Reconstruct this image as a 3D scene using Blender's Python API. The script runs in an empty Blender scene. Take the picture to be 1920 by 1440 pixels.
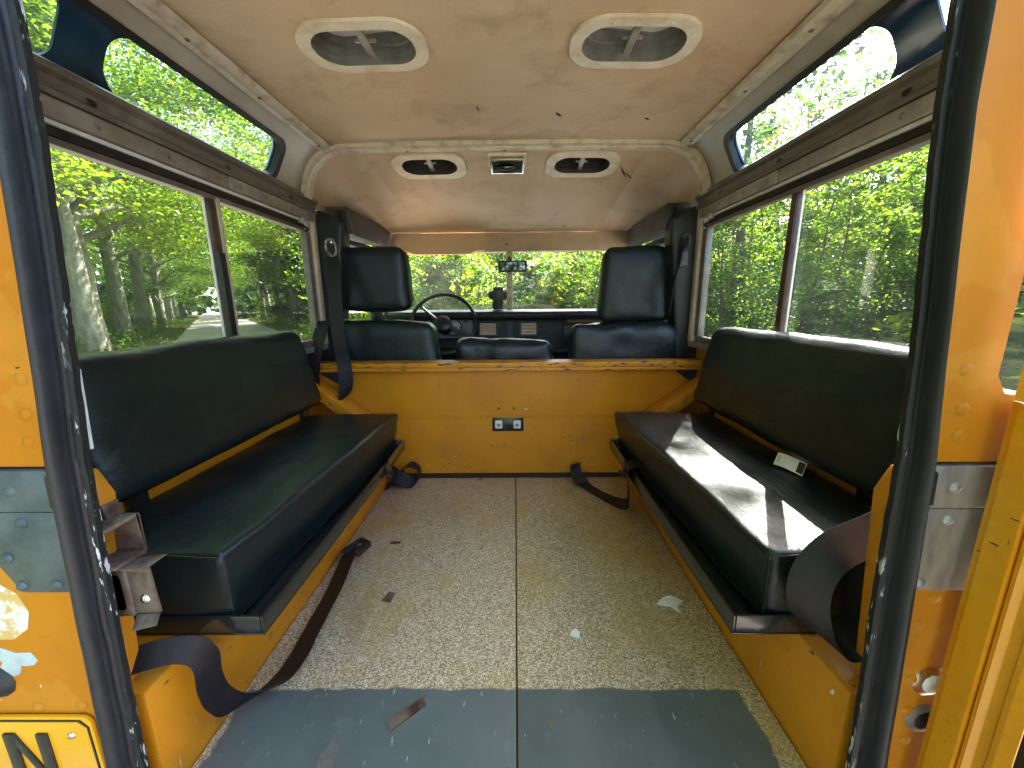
import bpy, math, random
import numpy as np
from mathutils import Vector, Matrix, noise as mnoise

random.seed(7)
R = math.radians
scene = bpy.context.scene
col = scene.collection

# ---------------------------------------------------------------- camera
cam_d = bpy.data.cameras.new('camera')
cam = bpy.data.objects.new('camera', cam_d)
col.objects.link(cam)
cam_d.sensor_width = 36.0
cam_d.lens = 36.0 * 721.0 / 1920.0
cam_d.clip_start = 0.02
cam_d.clip_end = 2000.0
cam.matrix_world = (Matrix.Translation((0.03, 0.0, 0.67)) @ Matrix.Rotation(R(0.5), 4, 'Z')
                    @ Matrix.Rotation(R(90 - 11.83), 4, 'X') @ Matrix.Rotation(R(-0.5), 4, 'Z'))
scene.camera = cam

# ---------------------------------------------------------------- daylight
SUN_AZ, SUN_EL = R(31.0), R(42.2)          # azimuth measured from +Y towards +X
world = bpy.data.worlds.new('World')
scene.world = world
world.use_nodes = True
wn = world.node_tree
wn.nodes.clear()
sky = wn.nodes.new('ShaderNodeTexSky')
sky.sky_type = 'NISHITA'
sky.sun_disc = False
sky.sun_elevation = SUN_EL
sky.sun_rotation = SUN_AZ
sky.dust_density = 2.0
bg = wn.nodes.new('ShaderNodeBackground')
bg.inputs['Strength'].default_value = 0.15
wo = wn.nodes.new('ShaderNodeOutputWorld')
wn.links.new(sky.outputs[0], bg.inputs['Color'])
wn.links.new(bg.outputs[0], wo.inputs['Surface'])

sun_d = bpy.data.lights.new('sun', 'SUN')
sun_d.energy = 4.5
sun_d.angle = R(0.5)
sun_d.color = (1.0, 0.95, 0.87)
sun = bpy.data.objects.new('sun', sun_d)
col.objects.link(sun)
sdir = Vector((math.sin(SUN_AZ) * math.cos(SUN_EL), math.cos(SUN_AZ) * math.cos(SUN_EL), math.sin(SUN_EL)))
sun.rotation_euler = sdir.to_track_quat('Z', 'Y').to_euler()
sun.location = sdir * 60

scene.view_settings.view_transform = 'Standard'
scene.view_settings.look = 'None'
scene.view_settings.gamma = 1.0
scene.view_settings.use_curve_mapping = False
scene.view_settings.exposure = 3.4
scene.render.engine = 'CYCLES'
scene.cycles.max_bounces = 10
scene.cycles.diffuse_bounces = 6
scene.cycles.transparent_max_bounces = 16

# ---------------------------------------------------------------- node helpers
class NT:
    def __init__(self, name):
        self.m = bpy.data.materials.new(name)
        self.m.use_nodes = True
        self.t = self.m.node_tree
        self.t.nodes.clear()
        self.out = self.t.nodes.new('ShaderNodeOutputMaterial')
        self._pos = None

    def n(self, typ, inputs=None, **attrs):
        nd = self.t.nodes.new('ShaderNode' + typ)
        for k, v in attrs.items():
            setattr(nd, k, v)
        for k, v in (inputs or {}).items():
            self.put(nd.inputs[k], v)
        return nd

    def put(self, sock, v):
        if isinstance(v, bpy.types.NodeSocket):
            self.t.links.new(v, sock)
        else:
            if isinstance(v, tuple) and len(v) == 3 and sock.type == 'RGBA':
                v = v + (1.0,)
            sock.default_value = v

    def pos(self, scale=(1, 1, 1), rot=(0, 0, 0)):
        g = self.n('NewGeometry')
        mp = self.n('Mapping', {'Vector': g.outputs['Position'], 'Scale': scale, 'Rotation': rot})
        return mp.outputs[0]

    def noise(self, vec, scale, detail=4, rough=0.55, dist=0.0):
        return self.n('TexNoise', {'Vector': vec, 'Scale': scale, 'Detail': detail, 'Roughness': rough, 'Distortion': dist}).outputs['Fac']

    def ramp(self, fac, lo, hi):
        mr = self.n('MapRange', {'Value': fac, 'From Min': lo, 'From Max': hi, 'To Min': 0.0, 'To Max': 1.0}, clamp=True)
        return mr.outputs[0]

    def math(self, op, a, b=0.0):
        return self.n('Math', {0: a, 1: b}, operation=op).outputs[0]

    def mix(self, fac, a, b):
        mx = self.n('Mix', data_type='RGBA')
        self.put(mx.inputs[0], fac)
        self.put(mx.inputs[6], a)
        self.put(mx.inputs[7], b)
        return mx.outputs[2]

    def bump(self, h, strength, dist=0.002, prev=None):
        b = self.n('Bump', {'Height': h, 'Strength': strength, 'Distance': dist})
        if prev is not None:
            self.put(b.inputs['Normal'], prev)
        return b.outputs[0]

    def bsdf(self, base, rough=0.5, metal=0.0, spec=0.5, normal=None, coat=0.0, sheen=0.0):
        p = self.n('BsdfPrincipled')
        self.put(p.inputs['Base Color'], base)
        self.put(p.inputs['Roughness'], rough)
        self.put(p.inputs['Metallic'], metal)
        self.put(p.inputs['Specular IOR Level'], spec)
        if coat:
            self.put(p.inputs['Coat Weight'], coat)
            self.put(p.inputs['Coat Roughness'], 0.12)
        if sheen:
            self.put(p.inputs['Sheen Weight'], sheen)
        if normal is not None:
            self.put(p.inputs['Normal'], normal)
        self.t.links.new(p.outputs[0], self.out.inputs['Surface'])
        return p

M = {}

def yellow(name, base, dark, wear=1.0, rough=0.38, chipcol=(0.62, 0.60, 0.52), sc=(26, 26, 7), ro=(0.3, 0.2, 0.0)):
    t = NT(name)
    p = t.pos()
    big = t.noise(p, 5.0, 5)
    c = t.mix(t.ramp(big, 0.35, 0.7), base, dark)
    if 'outside' in name:
        fd = t.ramp(t.noise(t.pos((1, 1, 0.8)), 11.0, 3, 0.5, 0.3), 0.53, 0.55)
        c = t.mix(t.math('MULTIPLY', fd, 0.28), c, (0.60, 0.27, 0.03))
    else:
        dr = t.math('MULTIPLY', t.ramp(t.noise(t.pos((40, 40, 5)), 2.2, 3, 0.5), 0.68, 0.70), t.ramp(t.noise(p, 5.0, 2), 0.56, 0.60))
        c = t.mix(t.math('MULTIPLY', dr, 0.8), c, (0.16, 0.15, 0.13))
    fine = t.noise(p, 90.0, 3)
    c = t.mix(t.math('MULTIPLY', t.ramp(fine, 0.5, 0.8), 0.25), c, (0.35, 0.15, 0.01))
    # grime blotches
    gr = t.noise(p, 14.0, 6, 0.7)
    c = t.mix(t.math('MULTIPLY', t.ramp(gr, 0.60, 0.72), 0.35 * wear), c, (0.18, 0.085, 0.015))
    # scratches and chips
    s1 = t.noise(t.pos(sc, ro), 4.0, 3, 0.6, 0.4)
    s2 = t.noise(p, 9.0, 2)
    m1 = t.math('MULTIPLY', t.ramp(s1, 0.735 - 0.03 * wear, 0.75 - 0.03 * wear), t.ramp(s2, 0.54, 0.58))
    c = t.mix(m1, c, chipcol)
    s3 = t.noise(t.pos((8, 8, 30), (0.2, 0.5, 0.1)), 5.0, 3, 0.6)
    m3 = t.math('MULTIPLY', t.ramp(s3, 0.72 - 0.02 * wear, 0.735 - 0.02 * wear), t.ramp(t.noise(p, 7.0, 2), 0.5, 0.53))
    c = t.mix(m3, c, (0.06, 0.035, 0.025))
    nrm = t.bump(t.noise(p, 240.0, 2), 0.10, 0.001)
    nrm = t.bump(t.math('SUBTRACT', 0.0, m1), 0.4, 0.001, nrm)
    nrm = t.bump(big, 0.12, 0.02, nrm)
    t.bsdf(c, t.math('ADD', rough, t.math('MULTIPLY', t.ramp(gr, 0.45, 0.75), 0.25)), 0, 0.25 if 'outside' in name else 0.45, nrm)
    M[name] = t.m

yellow('yellow_paint_inside', (0.60, 0.225, 0.006), (0.50, 0.175, 0.007), 1.7)
yellow('yellow_paint_outside', (0.50, 0.178, 0.004), (0.46, 0.155, 0.004), 0.5, 0.44)
yellow('yellow_paint_door_lifted', (0.74, 0.31, 0.012), (0.64, 0.24, 0.012), 0.9, 0.34, (0.10, 0.045, 0.02))  # base lightened beyond the body yellow to offset the door's shade

yellow('yellow_paint_bulkhead', (0.60, 0.225, 0.006), (0.50, 0.175, 0.007), 1.5, 0.36, (0.55, 0.50, 0.38), (6, 26, 24), (0.0, 0.25, 0.1))

def simple(name, base, c2=None, ns=20.0, lo=0.4, hi=0.7, rough=0.5, metal=0.0, bump=None, coat=0.0, spec=0.5, stretch=(1, 1, 1), rvar=0.0):
    t = NT(name)
    p = t.pos(stretch)
    nz = t.noise(p, ns, 5, 0.6)
    c = t.mix(t.ramp(nz, lo, hi), base, c2 if c2 else tuple(x * 0.75 for x in base))
    nrm = None
    if bump:
        nrm = t.bump(t.noise(t.pos(), bump[0], 3), bump[1], bump[2] if len(bump) > 2 else 0.001)
    rr = rough if not rvar else t.math('ADD', rough, t.math('MULTIPLY', nz, rvar))
    t.bsdf(c, rr, metal, spec, nrm, coat)
    M[name] = t.m

# headliner: dirty peach hardboard with stains, specks and a felted surface
t = NT('headliner')
p = t.pos()
c = t.mix(t.ramp(t.noise(p, 2.6, 5, 0.6), 0.35, 0.68), (0.56, 0.435, 0.315), (0.47, 0.325, 0.210))
c = t.mix(t.math('MULTIPLY', t.ramp(t.noise(p, 7.0, 7, 0.7, 0.6), 0.50, 0.72), 0.6), c, (0.28, 0.175, 0.10))
c = t.mix(t.math('MULTIPLY', t.ramp(t.noise(p, 300.0, 3), 0.5, 0.8), 0.45), c, (0.33, 0.22, 0.14))
sp = t.math('MULTIPLY', t.ramp(t.noise(t.pos((1, 1.7, 1), (0, 0, 0.6)), 48.0, 3, 0.6, 0.5), 0.715, 0.735), t.ramp(t.noise(p, 4.0, 2), 0.5, 0.54))
c = t.mix(t.math('MULTIPLY', sp, 0.8), c, (0.07, 0.04, 0.025))
nrm = t.bump(t.noise(p, 420.0, 2), 0.35, 0.0012)
nrm = t.bump(t.noise(p, 6.0, 3), 0.25, 0.012, nrm)
t.bsdf(c, 0.55, 0, 0.35, nrm)
M['headliner'] = t.m

simple('visor_vinyl', (0.62, 0.42, 0.26), (0.54, 0.35, 0.21), 9, rough=0.6, bump=(400, 0.3))
simple('roof_grey', (0.44, 0.415, 0.375), (0.34, 0.30, 0.255), 7, rough=0.42, bump=(60, 0.08, 0.003))
simple('trim_beige', (0.56, 0.50, 0.41), (0.28, 0.20, 0.13), 22, 0.48, 0.74, rough=0.5, bump=(80, 0.2, 0.002))
simple('vent_white', (0.66, 0.59, 0.49), (0.46, 0.36, 0.26), 16, 0.45, 0.75, rough=0.45, bump=(120, 0.15))
simple('vent_metal', (0.24, 0.245, 0.24), (0.12, 0.115, 0.11), 18, rough=0.42, metal=0.5)
simple('rail_brown', (0.13, 0.112, 0.094), (0.25, 0.22, 0.185), 15, 0.5, 0.8, rough=0.42, bump=(70, 0.2, 0.002))
simple('rail_alloy', (0.42, 0.40, 0.37), (0.23, 0.19, 0.16), 12, 0.42, 0.72, rough=0.40, metal=0.45, bump=(60, 0.15, 0.002))
simple('weather_strip', (0.80, 0.79, 0.76), (0.62, 0.60, 0.56), 30, rough=0.35)
simple('rubber', (0.009, 0.010, 0.013), (0.016, 0.016, 0.018), 24, rough=0.40, bump=(90, 0.35, 0.002), spec=0.5, rvar=0.2)
simple('dark_gap', (0.012, 0.011, 0.010), (0.03, 0.02, 0.015), 40, rough=0.7)
simple('cream_post', (0.62, 0.53, 0.41), (0.45, 0.36, 0.26), 14, rough=0.5)
simple('stile_brown', (0.055, 0.022, 0.018), (0.10, 0.06, 0.045), 25, rough=0.4)
simple('black_enamel', (0.010, 0.011, 0.010), (0.022, 0.021, 0.018), 9, 0.5, 0.8, rough=0.20, coat=0.4, bump=(12, 0.1, 0.01))
simple('black_plastic', (0.014, 0.014, 0.015), (0.024, 0.024, 0.024), 30, rough=0.38, bump=(300, 0.15))
simple('dash_black', (0.008, 0.009, 0.009), (0.016, 0.016, 0.016), 14, rough=0.42, bump=(250, 0.2))
simple('dash_trim', (0.62, 0.33, 0.12), (0.45, 0.22, 0.08), 60, rough=0.35, stretch=(1, 1, 5))
simple('panel_grey', (0.17, 0.16, 0.15), (0.12, 0.115, 0.11), 20, rough=0.5)
simple('gauge_face', (0.36, 0.33, 0.27), (0.20, 0.18, 0.15), 60, rough=0.3)
simple('webbing', (0.009, 0.0065, 0.008), (0.015, 0.011, 0.012), 40, rough=0.5, bump=(700, 0.7, 0.001), spec=0.3)
simple('screw_metal', (0.35, 0.33, 0.30), (0.16, 0.11, 0.08), 90, rough=0.4, metal=0.8)
simple('bright_metal', (0.75, 0.74, 0.70), (0.55, 0.53, 0.50), 50, rough=0.22, metal=1.0)
simple('clip_white', (0.70, 0.70, 0.66), (0.5, 0.5, 0.46), 60, rough=0.4)
simple('rust_steel', (0.21, 0.155, 0.115), (0.085, 0.040, 0.028), 26, 0.42, 0.62, rough=0.55, metal=0.45, bump=(110, 0.5, 0.002))
simple('galvanised', (0.105, 0.130, 0.137), (0.055, 0.075, 0.083), 22, 0.4, 0.66, rough=0.5, metal=0.35, bump=(80, 0.3, 0.002))
simple('alloy_capping', (0.36, 0.34, 0.325), (0.19, 0.175, 0.17), 12, 0.4, 0.7, rough=0.42, metal=0.6, stretch=(4, 1, 1), bump=(60, 0.25, 0.002))
simple('plate_yellow', (0.78, 0.37, 0.008), (0.72, 0.33, 0.007), 7, rough=0.32, coat=0.2)
simple('print_black', (0.012, 0.011, 0.010), (0.03, 0.025, 0.02), 80, rough=0.45)
simple('paper', (0.80, 0.80, 0.82), (0.70, 0.70, 0.72), 25, rough=0.7)
simple('dark_print', (0.05, 0.05, 0.07), (0.09, 0.09, 0.1), 80, rough=0.7)
simple('bonnet_paint', (0.62, 0.62, 0.60), (0.50, 0.50, 0.48), 9, rough=0.2, coat=0.5)
simple('tyre', (0.022, 0.022, 0.022), (0.035, 0.033, 0.03), 30, rough=0.8)
simple('blue_trim', (0.02, 0.06, 0.13), (0.01, 0.02, 0.04), 8, rough=0.12, coat=0.5)
simple('chip_blue', (0.50, 0.58, 0.57), (0.36, 0.42, 0.42), 40, rough=0.6)
simple('sticker', (0.74, 0.70, 0.62), (0.62, 0.40, 0.12), 30, 0.47, 0.53, rough=0.5)

def vinyl(name, c1, c2, rough):
    t = NT(name)
    p = t.pos()
    v = t.n('TexVoronoi', {'Vector': p, 'Scale': 420.0}, feature='DISTANCE_TO_EDGE').outputs['Distance']
    c = t.mix(t.ramp(t.noise(p, 6.0, 4), 0.4, 0.7), c1, c2)
    nrm = t.bump(t.ramp(v, 0.0, 0.25), 0.18, 0.0008)
    nrm = t.bump(t.noise(p, 11.0, 4, 0.6), 0.25, 0.008, nrm)
    wr = t.noise(t.pos((1.0, 0.55, 1.6), (0.4, 0.2, 0.3)), 22.0, 5, 0.6, 0.8)
    nrm = t.bump(t.math('ABSOLUTE', t.math('SUBTRACT', wr, 0.5)), 0.30, 0.006, nrm)
    t.bsdf(c, t.math('ADD', rough, t.math('MULTIPLY', t.noise(p, 14.0, 4), 0.12)), 0, 0.42, nrm)
    M[name] = t.m

vinyl('black_vinyl', (0.0052, 0.0105, 0.0112), (0.008, 0.0140, 0.0146), 0.25)
vinyl('black_vinyl_old', (0.006, 0.010, 0.012), (0.011, 0.015, 0.016), 0.20)
vinyl('trim_vinyl', (0.012, 0.016, 0.017), (0.018, 0.022, 0.022), 0.32)
vinyl('rail_vinyl', (0.060, 0.062, 0.062), (0.045, 0.046, 0.046), 0.45)

# floor: speckled board, its rear strip painted grey with worn edges
t = NT('floor_board')
p = t.pos()
g = t.n('NewGeometry').outputs['Position']
sx = t.n('SeparateXYZ', {0: g})
v1 = t.n('TexVoronoi', {'Vector': p, 'Scale': 500.0, 'Randomness': 1.0}).outputs['Color']
vv = t.n('SeparateColor', {0: v1}).outputs[0]
c = t.mix(t.ramp(vv, 0.25, 0.60), (0.24, 0.155, 0.082), (0.57, 0.43, 0.265))
c = t.mix(t.ramp(vv, 0.78, 0.92), c, (0.74, 0.63, 0.44))
c = t.mix(t.math('MULTIPLY', t.ramp(t.noise(p, 160.0, 3), 0.55, 0.7), 0.55), c, (0.11, 0.08, 0.055))
c = t.mix(t.math('MULTIPLY', t.ramp(t.noise(t.pos((1, 0.8, 1)), 4.2, 5, 0.6), 0.49, 0.66), 0.62), c, (0.42, 0.25, 0.055))
c = t.mix(t.math('MULTIPLY', t.ramp(t.noise(t.pos((2.2, 0.7, 1)), 3.3, 5, 0.65, 0.3), 0.56, 0.72), 0.45), c, (0.20, 0.135, 0.07))
edge = t.math('ADD', sx.outputs[1], t.math('MULTIPLY', t.math('SUBTRACT', t.noise(p, 9.0, 5), 0.5), 0.035))
in_y = t.ramp(edge, 0.5585, 0.5555)
ax = t.math('ABSOLUTE', t.math('ADD', sx.outputs[0], 0.012))
ax = t.math('ADD', ax, t.math('MULTIPLY', t.math('SUBTRACT', t.noise(p, 13.0, 6, 0.7), 0.5), 0.05))
in_x = t.ramp(ax, 0.436, 0.431)
wear = t.ramp(t.noise(t.pos((1, 2, 1)), 36.0, 6, 0.75), 0.685, 0.71)
mask = t.math('MULTIPLY', t.math('MULTIPLY', in_y, in_x), t.math('SUBTRACT', 1.0, wear))
gp = t.mix(t.ramp(t.noise(p, 6.0, 5, 0.6), 0.35, 0.7), (0.118, 0.130, 0.120), (0.084, 0.094, 0.087))
gp = t.mix(t.math('MULTIPLY', t.ramp(t.noise(t.pos((40, 9, 1), (0, 0, 0.7)), 3.5, 3, 0.6), 0.68, 0.71), 0.7), gp, (0.42, 0.47, 0.48))
gp = t.mix(t.math('MULTIPLY', t.ramp(t.noise(p, 17.0, 6, 0.7, 0.4), 0.58, 0.72), 0.4), gp, (0.20, 0.20, 0.18))
gp = t.mix(t.math('MULTIPLY', t.ramp(t.noise(t.pos((1.5, 1, 1)), 5.0, 6, 0.7, 0.5), 0.57, 0.70), 0.35), gp, (0.06, 0.062, 0.055))
c2 = t.mix(mask, c, gp)
nrm = t.bump(vv, 0.25, 0.0015)
nrm = t.bump(mask, 0.3, 0.001, nrm)
t.bsdf(c2, t.math('SUBTRACT', 0.62, t.math('MULTIPLY', mask, 0.22)), 0, 0.45, nrm)
M['floor_board'] = t.m

# chipped white sealing edge
for nm_, lo_ in (('seal_edge', .54), ('seal_edge_chipped', .50)):
    t = NT(nm_)
    p = t.pos()
    k = t.math('MULTIPLY', t.ramp(t.noise(t.pos((1, 1, 0.16)), 170.0, 4, 0.65), 0.585, 0.61), t.ramp(t.noise(p, 8.0, 2), lo_, lo_ + .06))
    c = t.mix(k, (0.014, 0.014, 0.014), (0.55, 0.56, 0.55))
    t.bsdf(c, 0.55, 0, 0.4, t.bump(t.noise(p, 150, 3), 0.5, 0.002))
    M[nm_] = t.m

# cap of the bulkhead: yellow, paint worn through along the top
t = NT('cap_worn')
p = t.pos()
k = t.ramp(t.noise(t.pos((0.6, 1, 2.4)), 42.0, 5, 0.7), 0.56, 0.60)
c = t.mix(t.ramp(t.noise(p, 8, 4), 0.4, 0.7), (0.60, 0.235, 0.010), (0.48, 0.18, 0.011))
c = t.mix(k, c, (0.085, 0.045, 0.04))
t.bsdf(c, 0.45, 0, 0.4, t.bump(k, -0.4, 0.001))
M['cap_worn'] = t.m

# glass: clear pane, mirror reflections by Fresnel, thin film of dirt
def glass(name, tint, film, filmcol, streaks=0.0):
    t = NT(name)
    p = t.pos()
    tr = t.n('BsdfTransparent', {'Color': tint})
    gl = t.n('BsdfGlossy', {'Color': (1, 1, 1), 'Roughness': 0.0})
    # Schlick reflectance from the view angle, the same on both faces of the pane
    fc = t.n('LayerWeight', {'Blend': 0.5}).outputs['Facing']
    fr = t.n('Math', {0: t.math('MULTIPLY', t.math('POWER', fc, 5.0), 0.9), 1: 0.035}, operation='ADD')
    s1 = t.n('MixShader')
    t.put(s1.inputs[0], fr.outputs[0]); t.put(s1.inputs[1], tr.outputs[0]); t.put(s1.inputs[2], gl.outputs[0])
    df = t.n('BsdfTranslucent', {'Color': filmcol})
    s2 = t.n('MixShader')
    f = t.math('MULTIPLY', t.math('ADD', 0.35, t.noise(p, 5.0, 5, 0.6)), film)
    if streaks:
        st = t.ramp(t.noise(t.pos((1, 7, 40), (0.25, 0, 0)), 1.3, 3, 0.5), 0.66, 0.72)
        f = t.math('ADD', f, t.math('MULTIPLY', st, streaks))
    t.put(s2.inputs[0], f); t.put(s2.inputs[1], s1.outputs[0]); t.put(s2.inputs[2], df.outputs[0])
    t.t.links.new(s2.outputs[0], t.out.inputs['Surface'])
    M[name] = t.m

glass('glass_side', (0.94, 0.97, 0.95), 0.004, (0.8, 0.85, 0.85), 0.006)
glass('glass_lane_side', (0.93, 0.97, 0.94), 0.014, (0.8, 0.85, 0.85), 0.03)
glass('glass_screen', (0.94, 0.97, 0.96), 0.007, (0.8, 0.85, 0.9))
glass('glass_roof', (0.88, 0.94, 0.95), 0.02, (0.75, 0.85, 0.95), 0.03)
t = NT('mirror_glass')
t.bsdf((0.10, 0.10, 0.10), 0.03, 1.0)
M['mirror_glass'] = t.m

# foliage
def leafmat(name, dif, tra, dif2, tra2):
    t = NT(name)
    g = t.n('NewGeometry')
    rnd = g.outputs['Random Per Island']
    oi = t.n('ObjectInfo').outputs['Random']
    f = t.math('MULTIPLY', t.math('ADD', rnd, t.math('MULTIPLY', oi, 0.6)), 0.625)
    cd = t.mix(f, dif, dif2)
    ct = t.mix(f, tra, tra2)
    d = t.n('BsdfDiffuse', {'Color': cd})
    tl = t.n('BsdfTranslucent', {'Color': ct})
    gs = t.n('BsdfGlossy', {'Color': (0.9, 0.95, 1.0), 'Roughness': 0.38})
    a = t.n('MixShader', {0: 0.5, 1: d.outputs[0], 2: tl.outputs[0]})
    b = t.n('MixShader', {0: 0.02, 1: a.outputs[0], 2: gs.outputs[0]})
    t.t.links.new(b.outputs[0], t.out.inputs['Surface'])
    M[name] = t.m

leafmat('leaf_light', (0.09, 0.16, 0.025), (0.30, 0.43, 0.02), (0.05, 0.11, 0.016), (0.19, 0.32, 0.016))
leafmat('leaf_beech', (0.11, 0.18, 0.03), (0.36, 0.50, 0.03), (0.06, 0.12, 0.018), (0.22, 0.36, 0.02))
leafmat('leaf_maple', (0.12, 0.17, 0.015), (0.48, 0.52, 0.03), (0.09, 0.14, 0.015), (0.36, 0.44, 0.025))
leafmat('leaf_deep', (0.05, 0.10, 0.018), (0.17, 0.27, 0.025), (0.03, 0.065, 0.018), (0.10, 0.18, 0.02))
leafmat('leaf_far', (0.045, 0.085, 0.035), (0.07, 0.12, 0.04), (0.03, 0.06, 0.03), (0.05, 0.09, 0.035))  # slight blue cast of distance haze put into the leaf colour
leafmat('grass_blade', (0.10, 0.15, 0.03), (0.16, 0.22, 0.04), (0.14, 0.16, 0.05), (0.18, 0.2, 0.06))
simple('bark', (0.27, 0.25, 0.19), (0.13, 0.13, 0.09), 9, 0.35, 0.65, rough=0.85, bump=(30, 0.7, 0.03), stretch=(1, 1, 0.3))
simple('twig_bark', (0.12, 0.085, 0.055), (0.07, 0.05, 0.035), 30, rough=0.85)
simple('soil', (0.085, 0.075, 0.04), (0.06, 0.085, 0.025), 1.2, 0.4, 0.6, rough=0.95, bump=(14, 0.8, 0.05))
simple('road_surface', (0.38, 0.33, 0.28), (0.26, 0.225, 0.185), 2.2, rough=0.9, bump=(120, 0.4, 0.01))

# ---------------------------------------------------------------- mesh helpers
ORG = {}

class MB:
    def __init__(s):
        s.v = []
        s.f = []

    def add(s, vs, fs):
        b = len(s.v)
        s.v += [tuple(p) for p in vs]
        s.f += [tuple(i + b for i in f) for f in fs]
        return s

    def hexa(s, p):   # 8 points: bottom loop 0-3, top loop 4-7
        return s.add(p, [(3, 2, 1, 0), (4, 5, 6, 7), (0, 1, 5, 4), (1, 2, 6, 5), (2, 3, 7, 6), (3, 0, 4, 7)])

    def box(s, x0, x1, y0, y1, z0, z1):
        return s.hexa([(x0, y0, z0), (x1, y0, z0), (x1, y1, z0), (x0, y1, z0), (x0, y0, z1), (x1, y0, z1), (x1, y1, z1), (x0, y1, z1)])

    def loft(s, rings, closed=True, caps=True):
        n = len(rings[0])
        vs = [p for r in rings for p in r]
        fs = []
        m = n if closed else n - 1
        for i in range(len(rings) - 1):
            for j in range(m):
                a, b = i * n + j, i * n + (j + 1) % n
                fs.append((a, b, b + n, a + n))
        if caps and closed:
            fs.append(tuple(range(n - 1, -1, -1)))
            k = (len(rings) - 1) * n
            fs.append(tuple(k + j for j in range(n)))
        return s.add(vs, fs)

    def prism(s, poly, fn, d0, d1):   # fn(u, v, w)
        return s.loft([[fn(u, v, d0) for u, v in poly], [fn(u, v, d1) for u, v in poly]])

    def ring(s, outer, inner, fn, d0, d1, k=1):
        n = len(inner)
        loops = []
        for i in range(k + 1):
            a = i / k
            loops.append([(o[0] + (q[0] - o[0]) * a, o[1] + (q[1] - o[1]) * a) for o, q in zip(outer, inner)])
        front = [[fn(u, v, d0) for u, v in l] for l in loops]
        back = [[fn(u, v, d1) for u, v in l] for l in reversed(loops)]
        return s.loft(front + back + [front[0]], True, False)

    def sheet(s, rect, hole, fn, d, k=4):
        """a rectangular sheet (u0,u1,v0,v1) of depth d with one hole"""
        u0, u1, v0, v1 = rect
        cu = sum(p[0] for p in hole) / len(hole)
        cv = sum(p[1] for p in hole) / len(hole)
        out = []
        for (u, v) in hole:
            du, dv = u - cu, v - cv
            tu = ((u1 - cu) / du) if du > 1e-9 else ((u0 - cu) / du if du < -1e-9 else 1e9)
            tv = ((v1 - cv) / dv) if dv > 1e-9 else ((v0 - cv) / dv if dv < -1e-9 else 1e9)
            tt = min(tu, tv)
            out.append([cu + du * tt, cv + dv * tt])
        for c in ((u0, v0), (u1, v0), (u1, v1), (u0, v1)):
            j = min(range(len(out)), key=lambda i: (out[i][0] - c[0]) ** 2 + (out[i][1] - c[1]) ** 2)
            out[j] = list(c)
        return s.ring(out, hole, fn, 0.0, d, k)

    def tube(s, pts, rad, n=8, caps=True):
        rings = []
        for i, p in enumerate(pts):
            p = Vector(p)
            a = Vector(pts[max(0, i - 1)])
            b = Vector(pts[min(len(pts) - 1, i + 1)])
            d = (b - a).normalized()
            up = Vector((0, 0, 1)) if abs(d.z) < 0.9 else Vector((0, 1, 0))
            e1 = d.cross(up).normalized()
            e2 = d.cross(e1)
            r = rad[i] if isinstance(rad, (list, tuple)) else rad
            rings.append([p + (e1 * math.cos(2 * math.pi * j / n) + e2 * math.sin(2 * math.pi * j / n)) * r for j in range(n)])
        return s.loft(rings, True, caps)

    def build(s, name, mat, parent=None, smooth=False, bevel=0.0, subsurf=0):
        org = ORG.get(parent.name, Vector((0, 0, 0))) if parent else Vector((0, 0, 0))
        me = bpy.data.meshes.new(name)
        me.from_pydata([tuple(Vector(p) - org) for p in s.v], [], s.f)
        me.update()
        o = bpy.data.objects.new(name, me)
        me.materials.append(M[mat])
        if parent:
            o.parent = parent
            ORG[o.name] = org
        else:
            ORG[o.name] = Vector((0, 0, 0))
        col.objects.link(o)
        import bmesh
        bm = bmesh.new()
        bm.from_mesh(me)
        bmesh.ops.remove_doubles(bm, verts=bm.verts, dist=1e-6)
        bmesh.ops.recalc_face_normals(bm, faces=bm.faces)
        bm.to_mesh(me)
        bm.free()
        if smooth:
            for pl in me.polygons:
                pl.use_smooth = True
        if bevel:
            b = o.modifiers.new('bevel', 'BEVEL')
            b.width = bevel
            b.segments = 2
            b.limit_method = 'ANGLE'
            b.angle_limit = R(38)
            b.harden_normals = False
        if smooth or bevel:
            for pl in me.polygons:
                pl.use_smooth = True
            try:
                e = o.modifiers.new('edges', 'EDGE_SPLIT')
                e.split_angle = R(40)
                if not bevel:
                    pass
            except Exception:
                pass
        if subsurf:
            b = o.modifiers.new('sub', 'SUBSURF')
            b.levels = b.render_levels = subsurf
        return o

def thing(name, label, cat, loc, group=None):
    o = bpy.data.objects.new(name, None)
    o.location = loc
    o.empty_display_size = 0.1
    col.objects.link(o)
    ORG[o.name] = Vector(loc)
    o['label'] = label
    o['category'] = cat
    if group:
        o['group'] = group
    return o

def tag(o, label=None, cat=None, group=None, kind=None):
    if label: o['label'] = label
    if cat: o['category'] = cat
    if group: o['group'] = group
    if kind: o['kind'] = kind
    return o

def rrect(u0, u1, v0, v1, r, n=6):
    pts = []
    for (cu, cv, a0) in ((u1 - r, v1 - r, 0), (u0 + r, v1 - r, 90), (u0 + r, v0 + r, 180), (u1 - r, v0 + r, 270)):
        for i in range(n + 1):
            a = R(a0 + 90 * i / n)
            pts.append((cu + r * math.cos(a), cv + r * math.sin(a)))
    return pts

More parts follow.
